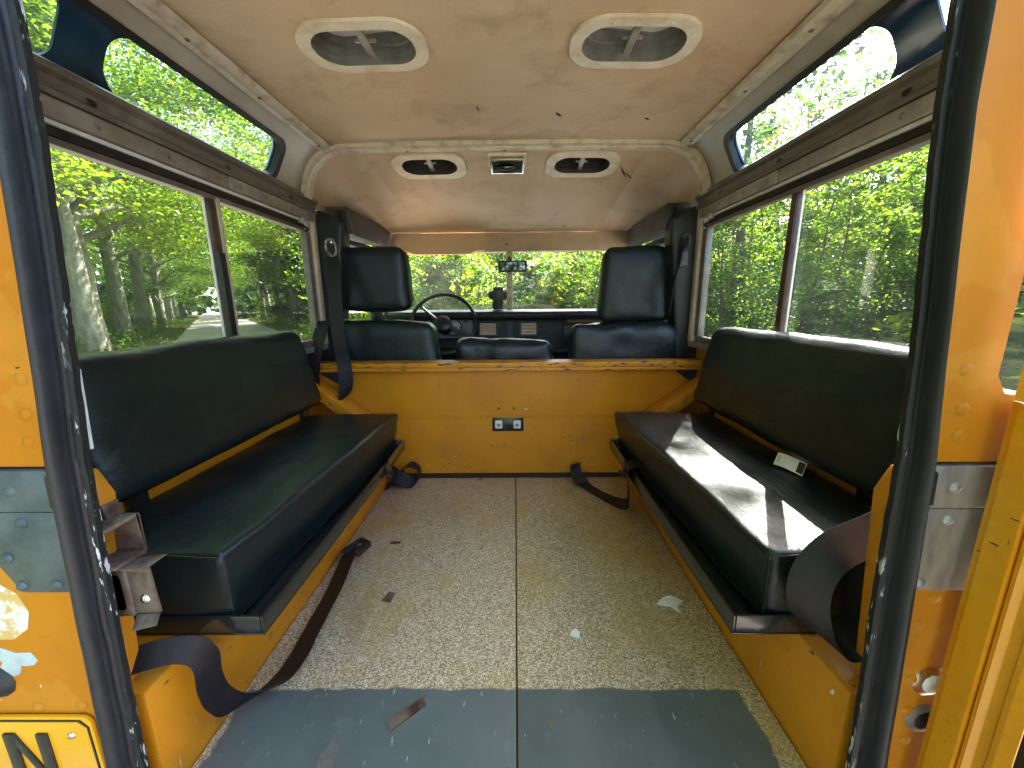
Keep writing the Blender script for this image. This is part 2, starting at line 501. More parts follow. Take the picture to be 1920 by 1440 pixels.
def dense(loop, n):
    """resample a closed loop to n points"""
    L = loop + [loop[0]]
    seg = [math.dist(L[i], L[i + 1]) for i in range(len(loop))]
    tot = sum(seg)
    out = []
    i = 0
    acc = 0.0
    for k in range(n):
        d = tot * k / n
        while acc + seg[i] < d and i < len(seg) - 1:
            acc += seg[i]
            i += 1
        a = (d - acc) / seg[i] if seg[i] > 1e-9 else 0
        out.append((L[i][0] + (L[i + 1][0] - L[i][0]) * a, L[i][1] + (L[i + 1][1] - L[i][1]) * a))
    return out

def spline(pts, n=8):
    P = [Vector(p) for p in pts]
    P = [P[0] * 2 - P[1]] + P + [P[-1] * 2 - P[-2]]
    out = []
    for i in range(1, len(P) - 2):
        for k in range(n):
            a = k / n
            p0, p1, p2, p3 = P[i - 1], P[i], P[i + 1], P[i + 2]
            out.append(0.5 * ((2 * p1) + (p2 - p0) * a + (2 * p0 - 5 * p1 + 4 * p2 - p3) * a * a + (3 * p1 - p0 - 3 * p2 + p3) * a ** 3))
    out.append(P[-2])
    return out

def ribbon(mb, pts, wides, th=0.0010, n=8):
    """webbing: a band along pts; wides = half-width vectors at the same points"""
    C = spline(pts, n)
    W = spline(wides, n)
    rings = []
    for i, p in enumerate(C):
        d = (C[min(i + 1, len(C) - 1)] - C[max(i - 1, 0)]).normalized()
        w = W[i]
        nn = d.cross(w).normalized() * th
        rings.append([p - w - nn, p - w * 0.4 - nn * 1.25, p + w * 0.4 - nn * 1.25, p + w - nn, p + w + nn, p + w * 0.4 + nn * 1.25, p - w * 0.4 + nn * 1.25, p - w + nn])
    mb.loft(rings)
    return mb

def cushion(name, mat, parent, hexa, r=0.03, seg=10, puff=0.0, rough=0.0, seed=0.0):
    """a stuffed block: rounded box warped into eight corner points (bottom loop then top loop)"""
    H = [Vector(p) for p in hexa]
    dims = [(((H[1] - H[0]).length + (H[2] - H[3]).length) / 4), (((H[3] - H[0]).length + (H[2] - H[1]).length) / 4), (((H[4] - H[0]).length + (H[6] - H[2]).length) / 4)]
    r = min(r, min(dims) * 0.95)
    def coords(d):
        edge = [-d + r * k for k in (0, 0.12, 0.3, 0.55, 1.0)]
        mid = [(-d + r) + (2 * d - 2 * r) * i / seg for i in range(1, seg)]
        return edge + mid + [-x for x in reversed(edge)]
    cs = [coords(d) for d in dims]
    mb = MB()
    def place(q):
        q = list(q)
        inner = [max(-(dims[i] - r), min(dims[i] - r, q[i])) for i in range(3)]
        dv = Vector([q[i] - inner[i] for i in range(3)])
        if dv.length > 1e-9:
            dv = dv.normalized() * r
        pt = [inner[i] + dv[i] for i in range(3)]
        a, b, c = [pt[i] / dims[i] for i in range(3)]
        # puff: faces bulge in the middle
        a2 = a * (1 + puff * (1 - b * b) * (1 - c * c) * 0.6)
        b2 = b * (1 + puff * (1 - a * a) * (1 - c * c) * 0.6)
        c2 = c * (1 + puff * (1 - a * a) * (1 - b * b))
        u, v, w = (a2 + 1) / 2, (b2 + 1) / 2, (c2 + 1) / 2
        bot = (H[0] * (1 - u) + H[1] * u) * (1 - v) + (H[3] * (1 - u) + H[2] * u) * v
        top = (H[4] * (1 - u) + H[5] * u) * (1 - v) + (H[7] * (1 - u) + H[6] * u) * v
        P = bot * (1 - w) + top * w
        if rough:
            nv = mnoise.noise_vector(P * 9.0 + Vector((seed, seed, seed)))
            nv2 = mnoise.noise_vector(P * 26.0 + Vector((seed, 0, seed)))
            P = P + nv * rough + nv2 * rough * 0.35
        return P
    for ax in range(3):
        o1, o2 = (ax + 1) % 3, (ax + 2) % 3
        for sgn in (-1, 1):
            A, B = cs[o1], cs[o2]
            vs = []
            for y in B:
                for x in A:
                    q = [0, 0, 0]
                    q[ax] = sgn * dims[ax]
                    q[o1] = x
                    q[o2] = y
                    vs.append(place(q))
            fs = []
            n = len(A)
            for j in range(len(B) - 1):
                for i in range(n - 1):
                    f = (j * n + i, j * n + i + 1, (j + 1) * n + i + 1, (j + 1) * n + i)
                    fs.append(f if sgn > 0 else f[::-1])
            mb.add(vs, fs)
    o = mb.build(name, mat, parent)
    for pl in o.data.polygons:
        pl.use_smooth = True
    return o

SHARED = {}
def disc_mesh(key, r, h, mat, n=10, dome=0.6):
    """a screw or rivet head, axis +Z, shared by all its copies"""
    if key in SHARED:
        return SHARED[key]
    vs = [(0, 0, h)]
    fs = []
    for k, (rr, hh) in enumerate(((r * dome, h * 0.85), (r, 0.0))):
        vs += [(rr * math.cos(2 * math.pi * j / n), rr * math.sin(2 * math.pi * j / n), hh) for j in range(n)]
    for j in range(n):
        j2 = (j + 1) % n
        fs.append((0, 1 + j, 1 + j2))
        fs.append((1 + j, 1 + n + j, 1 + n + j2, 1 + j2))
    me = bpy.data.meshes.new(key)
    me.from_pydata(vs, [], fs)
    for pl in me.polygons:
        pl.use_smooth = True
    me.materials.append(M[mat])
    SHARED[key] = me
    return me

def stud(name, key, parent, pos, normal, r=0.005, h=0.002, mat='screw_metal'):
    o = bpy.data.objects.new(name, disc_mesh(key, r, h, mat))
    o.parent = parent
    o.location = Vector(pos) - ORG[parent.name]
    o.rotation_euler = Vector(normal).to_track_quat('Z', 'Y').to_euler()
    col.objects.link(o)
    return o

# ================================================================= GROUND
G = -0.72
AZ = R(-38.0)
RD = Vector((math.sin(AZ), math.cos(AZ), 0))       # along the road
RN = Vector((math.cos(AZ), -math.sin(AZ), 0))      # to its right
def rp(n, s, z=G):
    p = RN * n + RD * s
    return Vector((p.x, p.y, z))

mb = MB()
N = 60
def gx(i):
    a = (i / N) * 2 - 1
    return math.copysign(abs(a) ** 2.2 * 600, a)
for j in range(N):
    for i in range(N):
        pass
vs = []
for j in range(N + 1):
    for i in range(N + 1):
        n, s_ = gx(i), gx(j)
        off = max(0.0, max(-2.0 - n, n - 4.2))
        z = G - 0.012 + min(off, 8) * 0.02 + (mnoise.noise(Vector((n * 0.4, s_ * 0.4, 0))) * 0.12 if off > 0.3 else 0)
        vs.append(rp(n, s_, z))
mb.add(vs, [(j * (N + 1) + i, j * (N + 1) + i + 1, (j + 1) * (N + 1) + i + 1, (j + 1) * (N + 1) + i) for j in range(N) for i in range(N)])
tag(mb.build('ground', 'soil', smooth=True), kind='structure')
mb = MB()
ss = [-120 + 3 * i for i in range(160)]
rows = []
for s_ in ss:
    w1 = mnoise.noise(Vector((s_ * 0.25, 3, 0))) * 0.25
    w2 = mnoise.noise(Vector((s_ * 0.25, 9, 0))) * 0.25
    rows.append([rp(-1.35 + w1, s_, G + 0.002), rp(0.4, s_, G + 0.012), rp(2.0, s_, G + 0.012), rp(2.9 + w2, s_, G + 0.002)])
mb.loft(rows, closed=False)
tag(mb.build('road', 'road_surface', smooth=True), kind='structure')

# ================================================================= FOLIAGE MESHES
rng = np.random.default_rng(11)

def leaf_mesh(name, cen, size, mat, up=0.5, droop=0.25, wide=0.62):
    """cen (N,3): every leaf is a small folded blade of its own"""
    n = len(cen)
    cen = np.asarray(cen, dtype=np.float64)
    nor = rng.normal(size=(n, 3))
    nor[:, 2] = np.abs(nor[:, 2]) + up * 2
    nor /= np.linalg.norm(nor, axis=1)[:, None]
    d = rng.normal(size=(n, 3))
    d[:, 2] -= droop
    d -= (d * nor).sum(1)[:, None] * nor
    d /= np.linalg.norm(d, axis=1)[:, None]
    w = np.cross(nor, d)
    sz = (size * rng.uniform(0.65, 1.25, size=n))[:, None]
    base = cen
    tip = cen + d * sz
    mid = cen + d * sz * 0.48
    lft = mid + w * sz * wide * 0.5 + nor * sz * 0.10
    rgt = mid - w * sz * wide * 0.5 + nor * sz * 0.10
    v = np.stack([base, rgt, tip, lft], axis=1).reshape(-1, 3)
    idx = np.arange(n)[:, None] * 4
    tri = np.concatenate([idx + np.array([[0, 1, 2]]), idx + np.array([[0, 2, 3]])], axis=1).reshape(-1)
    me = bpy.data.meshes.new(name)
    me.vertices.add(len(v))
    me.vertices.foreach_set('co', v.reshape(-1))
    me.loops.add(len(tri))
    me.loops.foreach_set('vertex_index', tri.astype(np.int32))
    me.polygons.add(len(tri) // 3)
    me.polygons.foreach_set('loop_start', np.arange(0, len(tri), 3, dtype=np.int32))
    me.polygons.foreach_set('loop_total', np.full(len(tri) // 3, 3, dtype=np.int32))
    me.update(calc_edges=True)
    me.materials.append(M[mat])
    return me

def mesh_of(mb, name, mat):
    me = bpy.data.meshes.new(name)
    me.from_pydata([tuple(p) for p in mb.v], [], mb.f)
    for pl in me.polygons:
        pl.use_smooth = True
    me.materials.append(M[mat])
    return me

def sapling_meshes(seed, h, spread, nleaf, leaf, mat, stems=2, low=0.08):
    r = random.Random(seed)
    mb = MB()
    pts = []
    for k in range(stems):
        a = r.uniform(0, 6.28)
        lean = Vector((math.cos(a), math.sin(a), 0)) * r.uniform(0.03, 0.16)
        hh = h * r.uniform(0.75, 1.0)
        ctrl = [Vector((r.uniform(-.15, .15), r.uniform(-.15, .15), -0.1))]
        for i in range(1, 7):
            ctrl.append(ctrl[0] + lean * hh * (i / 6) ** 1.2 + Vector((r.uniform(-.05, .05), r.uniform(-.05, .05), hh * i / 6)) * 1.0)
        mb.tube(ctrl, [0.032 * h / 4 * (1 - 0.85 * i / 6) + 0.004 for i in range(7)], 5)
        nt = 34
        for j in range(nt):
            tt = low + (1 - low) * (j + r.random()) / nt
            q = tt * 6
            i = min(5, int(q))
            p0 = ctrl[i].lerp(ctrl[i + 1], q - i)
            a = r.uniform(0, 6.28)
            ln = spread * (0.35 + 0.75 * math.sin(math.pi * min(1, 0.18 + 0.8 * tt))) * r.uniform(0.6, 1.1)
            dirv = Vector((math.cos(a), math.sin(a), r.uniform(0.05, 0.55)))
            p1 = p0 + dirv * ln * 0.6
            p2 = p0 + Vector((dirv.x, dirv.y, dirv.z * 0.4)) * ln
            mb.tube([p0, p1, p2], [0.008, 0.005, 0.002], 4, False)
            m = max(3, nleaf // (stems * nt))
            for _ in range(m):
                b = r.uniform(0.15, 1.05)
                c = p0.lerp(p1, b * 2) if b < 0.5 else p1.lerp(p2, b * 2 - 1)
                s_ = 0.06 + 0.16 * ln
                pts.append((c.x + r.gauss(0, s_ * .55), c.y + r.gauss(0, s_ * .55), c.z + r.gauss(0, s_ * .35)))
    return leaf_mesh('crown', pts, leaf, mat), mesh_of(mb, 'trunk', 'twig_bark')

def tree_meshes(seed, h, r0, first, spread, nleaf, leaf, mat, lean=0.6):
    r = random.Random(seed)
    mb = MB()
    a = r.uniform(0, 6.28)
    ln = Vector((math.cos(a), math.sin(a), 0)) * lean
    ctrl = []
    for i in range(11):
        t_ = i / 10
        ctrl.append(ln * t_ ** 1.4 + Vector((r.uniform(-.12, .12) * t_ * 2, r.uniform(-.12, .12) * t_ * 2, -0.2 + (h + .2) * t_)))
    rad = [r0 * (1.35 if i == 0 else 1.0) * (1 - 0.82 * (i / 10)) for i in range(11)]
    mb.tube(ctrl, rad, 10)
    pts = []
    nl = 26
    for j in range(nl):
        tt = first + (0.97 - first) * (j + r.random()) / nl
        q = tt * 10
        i = min(9, int(q))
        p0 = ctrl[i].lerp(ctrl[i + 1], q - i)
        a = j * 2.4 + r.uniform(-.5, .5)
        L = spread * (0.55 + 0.6 * math.sin(math.pi * (0.15 + 0.8 * (tt - first) / (1 - first)))) * r.uniform(0.7, 1.15)
        dv = Vector((math.cos(a), math.sin(a), r.uniform(-0.05, 0.5)))
        p1 = p0 + dv * L * 0.5 + Vector((0, 0, 0.15 * L))
        p2 = p0 + dv * L + Vector((0, 0, -0.08 * L))
        mb.tube([p0, p1, p2], [rad[i] * 0.42, rad[i] * 0.22, 0.012], 5, False)
        for k in range(7):
            b = r.uniform(0.3, 1.0)
            c0 = p0.lerp(p1, b * 2) if b < .5 else p1.lerp(p2, b * 2 - 1)
            a2 = a + r.uniform(-1.5, 1.5)
            e = c0 + Vector((math.cos(a2), math.sin(a2), r.uniform(-0.4, 0.35))) * L * r.uniform(0.18, 0.4)
            mb.tube([c0, e], [0.016, 0.004], 4, False)
            m = nleaf // (nl * 7)
            for _ in range(m):
                u = r.uniform(0.1, 1.15)
                s_ = 0.10 + 0.09 * L
                c = c0.lerp(e, u)
                pts.append((c.x + r.gauss(0, s_), c.y + r.gauss(0, s_), c.z + r.gauss(0, s_ * 0.55)))
    return leaf_mesh('crown', pts, leaf, mat), mesh_of(mb, 'trunk', 'bark')

def plant(name, meshes, loc, rz, sc, label, cat, group, sz=None, trunkname='trunk'):
    o = thing(name, label, cat, loc, group)
    o.rotation_euler = (0, 0, rz)
    o.scale = (sc, sc, sz or sc)
    for nm, me in (('crown', meshes[0]), (trunkname, meshes[1])):
        c = bpy.data.objects.new(nm, me)
        c.parent = o
        col.objects.link(c)
    return o

SAP = [sapling_meshes(21 + i, 4.2, 0.95, 6500, 0.085, 'leaf_light', 2) for i in range(3)]
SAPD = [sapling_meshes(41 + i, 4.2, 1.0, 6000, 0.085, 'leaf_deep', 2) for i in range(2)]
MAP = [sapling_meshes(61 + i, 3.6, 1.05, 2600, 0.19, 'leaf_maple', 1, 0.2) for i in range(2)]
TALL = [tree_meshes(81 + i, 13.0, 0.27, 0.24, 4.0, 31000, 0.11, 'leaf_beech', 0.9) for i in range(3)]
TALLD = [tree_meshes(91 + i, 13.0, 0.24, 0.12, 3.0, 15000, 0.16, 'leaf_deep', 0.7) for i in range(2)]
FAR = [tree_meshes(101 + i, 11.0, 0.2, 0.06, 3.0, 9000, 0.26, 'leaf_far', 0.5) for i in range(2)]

def ground_z(n):
    off = max(0.0, max(-2.0 - n, n - 4.2))
    return G - 0.05 + min(off, 8) * 0.02

def put_tree(name, meshes, n, s_, sc, label, cat, group, sz=None, rz=None):
    p = rp(n, s_, ground_z(n))
    return plant(name, meshes, p, random.uniform(0, 6.28) if rz is None else rz, sc, label, cat, group, sz)

# notable trunks seen through the windows
put_tree('beech_tree', TALL[0], -2.3, 13.2, 1.0, 'mottled grey trunk nearest the lane, seen through the left rear window pane', 'tree', 'tall trees along the left side of the lane')
put_tree('beech_tree', TALL[1], -2.6, 15.2, 1.0, 'slimmer leaning trunk close behind the mottled grey trunk in the left window', 'tree', 'tall trees along the left side of the lane')
put_tree('beech_tree', TALL[2], -3.4, 7.8, 0.7, 'pale trunk beside the left door jamb at the rear edge of the left window', 'tree', 'tall trees along the left side of the lane')
put_tree('beech_tree', TALL[1], 3.6, 13.0, 1.05, 'thick grey trunk on the right verge of the lane beside the left pillar', 'tree', 'tall trees along the right side of the lane', rz=2.0)
for (n_, q_, k_) in ((-4.2, 10.2, 2), (-5.5, 17.5, 0), (-4.6, 4.0, 1), (-6.5, 12.5, 0)):
    put_tree('beech_tree', TALL[k_], n_, q_, .95, 'leafy tree set back behind the trunks at the left window', 'tree', 'trees set back from the lane')
for k in range(15):
    s_ = 19.0 + k * 4.6 + random.uniform(-1, 1)
    put_tree('beech_tree', (TALL + TALLD)[k % 5], -2.9 + random.uniform(-.5, .4), s_, random.uniform(.9, 1.1), 'leafy tree in the row along the left side of the lane', 'tree', 'tall trees along the left side of the lane')
for k in range(13):
    s_ = 18.5 + k * 5.2 + random.uniform(-1, 1)
    put_tree('beech_tree', (TALL + TALLD)[(k + 2) % 5], 4.3 + random.uniform(-.3, .6), s_, random.uniform(.85, 1.05), 'leafy tree in the row along the right side of the lane', 'tree', 'tall trees along the right side of the lane')
# second and third rows on the left
for k in range(34):
    n = -random.uniform(5.0, 22.0)
    s_ = random.uniform(-6.0, 60.0)
    put_tree('woodland_tree', (TALLD + TALL)[k % 5], n, s_, random.uniform(.8, 1.15), 'leafy tree in the wood left of the lane', 'tree', 'trees in the wood left of the lane')
for k in range(40):
    n = -random.uniform(14.0, 42.0) if k % 3 else random.uniform(7.0, 26.0)
    s_ = random.uniform(26.0, 95.0)
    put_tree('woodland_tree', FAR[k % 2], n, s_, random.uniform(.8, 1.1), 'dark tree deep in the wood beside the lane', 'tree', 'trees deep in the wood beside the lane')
for k in range(18):
    put_tree('bush', (SAPD + SAP)[k % 5], -random.uniform(3.8, 7.5), 5 + k * 1.7 + random.uniform(-.6, .6), random.uniform(.32, .6), 'leafy bush growing between the trunks left of the lane', 'bush', 'bushes between the trunks left of the lane')
# low bushes on the verges of the lane
for k in range(26):
    s_ = 5.0 + k * 2.3 + random.uniform(-.8, .8)
    put_tree('bush', (SAPD + SAP)[k % 5], -3.2 - random.uniform(0, 1.6), s_, random.uniform(.28, .5), 'low leafy bush on the left verge under the trees', 'bush', 'low bushes on the left verge')
for k in range(16):
    s_ = 15.0 + k * 2.6 + random.uniform(-.8, .8)
    put_tree('bush', (SAPD + SAP)[k % 5], 3.9 + random.uniform(0, 1.2), s_, random.uniform(.35, .7), 'low leafy bush on the right verge of the lane', 'bush', 'low bushes on the right verge')

# thicket ahead and to the right of the vehicle, in vehicle coordinates
def put_xy(name, meshes, x, y, sc, label, cat, group, sz=None):
    return plant(name, meshes, (x, y, G - 0.03), random.uniform(0, 6.28), sc, label, cat, group, sz)

def polar(az, d):
    return d * math.sin(R(az)), d * math.cos(R(az))
k = 0
for ring, (d0, cnt, h0, h1) in enumerate(((7.0, 20, .52, .72), (9.0, 22, .68, .88), (11.5, 22, .8, 1.0))):
    for i in range(cnt):
        az = -24 + (92 + 24) * (i + random.random() * .8) / cnt
        d = d0 + random.uniform(-.9, .9)
        x, y = polar(az, d)
        sc = random.uniform(h0, h1) * (1.14 if az > 24 else 1.0)
        where = 'ahead of the windscreen' if az < 24 else 'outside the right windows'
        put_xy('sapling', (SAP + SAPD)[k % 5] if ring else SAP[k % 3], x, y, sc, 'thin leafy sapling in the thicket ' + where, 'sapling', 'saplings in the thicket ' + where)
        k += 1
for (az, d, sc, lab) in ((60, 5.3, .62, 'bright broad-leaved young maple close outside the right rear window pane'),
                         (52, 6.4, .75, 'taller young maple behind the bright maple outside the right window'),
                         (5, 6.6, .62, 'sunlit young maple right of the windscreen centre post'),
                         (-10, 6.4, .60, 'sunlit young maple behind the steering wheel'),
                         (10, 7.4, .66, 'yellow-green young maple behind the passenger headrest'),
                         (-3, 7.6, .62, 'yellow-green young maple straight behind the rear-view mirror')):
    x, y = polar(az, d)
    put_xy('maple', MAP[k % 2], x, y, sc, lab, 'tree', None)
    k += 1
SPARSE = [sapling_meshes(131 + i, 7.6, 1.5, 6500, 0.105, 'leaf_deep', 2, 0.35) for i in range(2)]
for (az, d, sc, lab) in ((30.4, 8.6, 1.36, 'tall loose-crowned tree seen at the front end of the right skylight'),
                         (36, 12.5, .84, 'thin-topped tree standing against the bright sky in the right skylight'),
                         (43, 14.5, .86, 'wispy treetop against the sky at the rear of the right skylight')):
    x, y = polar(az, d)
    put_xy('tall_tree', SPARSE[k % 2], x, y, sc, lab, 'tree', None)
    k += 1
for i in range(40):
    az = -30 + 145 * (i + random.random()) / 40
    d = random.uniform(17, 34)
    x, y = polar(az, d)
    hmax = (0.345 if 20 < az < 70 else 0.32) * d + 1.2
    put_xy('woodland_tree', (FAR + TALLD)[i % 4], x, y, random.uniform(.85, 1.0) * hmax / 11.0, 'dark tree far behind the thicket', 'tree', 'trees far behind the thicket')

# the wood closing off the view, one mass nobody could count
pts = []
for i in range(420):
    az = R(-180 + 360 * (i + random.random()) / 420)
    d = random.uniform(62, 85)
    hh = random.uniform(5, 9) if R(15) < az < R(80) else random.uniform(9, 15)
    if abs(math.degrees(az) - math.degrees(AZ)) < 1.2:
        d = 150
    q = rng.normal(size=(110, 3)) * np.array([2.2, 2.2, hh * 0.33]) + np.array([d * math.sin(az), d * math.cos(az), G + hh * 0.5])
    pts.append(q[q[:, 2] > G])
for i in range(500):
    az = R(-175 + 350 * (i + random.random()) / 500)
    dd = abs(math.degrees(az) - math.degrees(AZ))
    d = random.uniform(48, 62) if dd > 4.5 else (random.uniform(90, 110) if dd > 2.4 else 140)
    q = rng.normal(size=(70, 3)) * np.array([1.6, 1.6, 1.3]) + np.array([d * math.sin(az), d * math.cos(az), G + 1.6])
    pts.append(q[q[:, 2] > G])
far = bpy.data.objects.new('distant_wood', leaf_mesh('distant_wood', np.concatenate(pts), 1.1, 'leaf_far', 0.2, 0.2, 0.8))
col.objects.link(far)
tag(far, kind='stuff')

# grass and ground cover on the verges
def cover(name, cnt, fn, size, mat, up, kind):
    P = []
    while len(P) < cnt:
        q = fn()
        if q is not None:
            P.append(q)
    o = bpy.data.objects.new(name, leaf_mesh(name, P, size, mat, up, -1.2 if up < 0 else 0.1, 0.3 if up < 0 else 0.7))
    col.objects.link(o)
    tag(o, kind=kind)

def verge():
    n = -1.3 - abs(random.gauss(0, 0.8)) if random.random() < .55 else 2.85 + abs(random.gauss(0, 0.9))
    s_ = 3 + 60 * random.random() ** 1.6
    return rp(n, s_, ground_z(n) + 0.05 + random.uniform(0, .06))
cover('grass', 26000, verge, 0.16, 'grass_blade', -0.6, 'stuff')
def under():
    n = -2.0 - random.random() * 9 if random.random() < .6 else 3.6 + random.random() * 8
    s_ = 2 + 50 * random.random() ** 1.6
    k_ = mnoise.noise(Vector((n * .7, s_ * .7, 5)))
    if k_ < -0.25: return None
    return rp(n, s_, ground_z(n) + 0.05 + random.random() * (0.30 + 1.1 * max(0, k_)))
cover('undergrowth', 70000, under, 0.11, 'leaf_deep', 0.5, 'stuff')
def front_under():
    az = random.uniform(-26, 95)
    d = random.uniform(6.0, 14)
    x, y = polar(az, d)
    if RN.x * x + RN.y * y < 3.0: return None
    return (x, y, G + random.random() ** 1.5 * 0.9)
cover('undergrowth', 26000, front_under, 0.10, 'leaf_light', 0.5, 'stuff')

# ================================================================= VEHICLE BODY
car = thing('off_road_vehicle', 'old yellow off-road vehicle seen into through its open rear doorway', 'car', (0, 1.4, G))

# wheels (they carry the body on the lane)
def wheel_mesh():
    prof = [(0.22, -.07), (0.34, -.085), (0.385, -.06), (0.385, .06), (0.34, .085), (0.22, .07)]
    mb = MB()
    n = 28
    rings = []
    for j in range(n + 1):
        a = 2 * math.pi * j / n
        rings.append([(w, r_ * math.cos(a), r_ * math.sin(a)) for r_, w in prof])
    mb.loft(rings, True, False)
    return mb
def rim_mesh():
    mb = MB()
    n = 28
    mb.loft([[(w, r_ * math.cos(2 * math.pi * j / n), r_ * math.sin(2 * math.pi * j / n)) for j in range(n)] for w, r_ in ((-.03, .225), (.05, .225), (.02, .14), (.06, .06))], True, True)
    return mb
wt = mesh_of(wheel_mesh(), 'tyre', 'tyre')
wr = mesh_of(rim_mesh(), 'rim', 'trim_beige')
for (x, y) in ((-.66, .93), (.66, .93), (-.66, 3.16), (.66, 3.16)):
    o = bpy.data.objects.new('wheel', wt)
    o.parent = car
    o.location = Vector((x, y, G + .385)) - ORG[car.name]
    col.objects.link(o)
    c = bpy.data.objects.new('rim', wr)
    c.parent = o
    col.objects.link(c)

# floor
MB().box(-.74, .74, .36, 1.46, -.07, -.02).build('floor_pan', 'yellow_paint_inside', car)
for (x0, x1) in ((-.4545, .0275), (.0305, .4545)):
    MB().box(x0, x1, .335, 1.425, -.018, 0.0).build('floor_panel', 'floor_board', car, bevel=.0015)
mb = MB()
rows = []
for i in range(31):
    x = -.455 + .91 * i / 30
    w = .010 + .010 * max(0, mnoise.noise(Vector((x * 9, 2, 0)))) 
    rows.append([(x, 1.412 - w, .001), (x, 1.412 - w, .003), (x, 1.432, .008), (x, 1.432, .001)])
mb.loft(rows)
mb.build('floor_edge_strip', 'rubber', car)

for s in (-1, 1):
    # wheel boxes, tub sides
    MB().hexa([(s * .4565, .404, -.02), (s * .735, .404, -.02), (s * .735, 1.438, -.02), (s * .4565, 1.438, -.02),
               (s * .4565, .404, .176), (s * .735, .404, .176), (s * .735, 1.438, .176), (s * .4565, 1.438, .176)]).build('wheel_box', 'yellow_paint_inside', car, bevel=.006)
    MB().box(s * .737, s * .76, .40, 1.50, .10, .50).build('side_wall', 'yellow_paint_inside', car)
    # capping along the waist
    MB().box(s * .700, s * .765, .41, 1.56, .502, .522).build('waist_capping', 'rail_alloy', car, bevel=.002)
    # horizontal rib behind the seat back
    MB().box(s * .715, s * .735, .43, 1.43, .30, .325).build('side_rib', 'yellow_paint_inside', car, bevel=.003)

# bulkhead behind the front seats
mb = MB()
prof = [(1.432, -.02), (1.4295, .232), (1.4275, .250), (1.418, .437), (1.445, .437), (1.462, .243), (1.462, -.02)]
mb.loft([[(x, y, z) for y, z in prof] for x in (-.737, -.4, 0, .4, .737)])
bh = mb.build('bulkhead', 'yellow_paint_bulkhead', car)
mb = MB()
mb.box(-.755, .755, 1.385, 1.47, .441, .459)
mb.box(-.755, .755, 1.385, 1.390, .428, .4405)
mb.build('bulkhead_cap', 'cap_worn', car, bevel=.002)
MB().box(-.060, .061, 1.427, 1.4315, .184, .238).build('anchor_plate', 'black_enamel', bh, bevel=.001)
for x in (-.035, .036):
    MB().prism(rrect(x - .014, x + .014, .196, .228, .004, 3), lambda u, v, w: (u, w, v), 1.4215, 1.4265).build('nut_plate', 'clip_white', bh, bevel=.001)
    stud('bolt', 'anchor_bolt', bh, (x, 1.4214, .210), (0, -1, 0), .0065, .004, 'screw_metal')
for x in (-.034, .024):
    stud('hole', 'hole_dot', bh, (x, 1.4225, .277), (0, -1, 0), .0045, .0006, 'dark_gap')
# angled braces at the right and left ends of the bulkhead
for s in (-1, 1):
    MB().hexa([(s * .46, 1.33, .215), (s * .46, 1.425, .215), (s * .53, 1.425, .215), (s * .53, 1.33, .215),
               (s * .70, 1.33, .40), (s * .70, 1.425, .40), (s * .737, 1.425, .385), (s * .737, 1.33, .385)]).build('corner_brace', 'yellow_paint_inside', car, bevel=.003)
    MB().prism([(s * .60, .426), (s * .705, .426), (s * .60, .36)] if s < 0 else [(.705, .426), (.62, .426), (.69, .375)], lambda u, v, w: (u, w, v), 1.405, 1.417).build('gusset', 'dark_gap', car)
    stud('rivet', 'brace_rivet', car, (s * .63, 1.3285, .325), (0, -1, 0), .006, .002, 'screw_metal')

# rear corner posts of the tub, seen between jamb and seats
for s in (-1, 1):
    MB().prism([(s * .50, .48), (s * .474, .48), (s * .459, .449), (s * .470, .32), (s * .480, .198), (s * .484, .1775), (s * .56, .1775), (s * .56, .48)],
               lambda u, v, w: (u, w, v), .410, .430).build('corner_post', 'yellow_paint_inside', car, bevel=.002)
    # white edge of the inner pillar lining
    MB().prism([(s * (.436 if s < 0 else .446), .605), (s * (.4405 if s < 0 else .450), .605), (s * (.448 if s < 0 else .456), .515), (s * (.443 if s < 0 else .451), .515)], lambda u, v, w: (u, w, v), .4005, .404).build('pillar_lining', 'weather_strip', car)

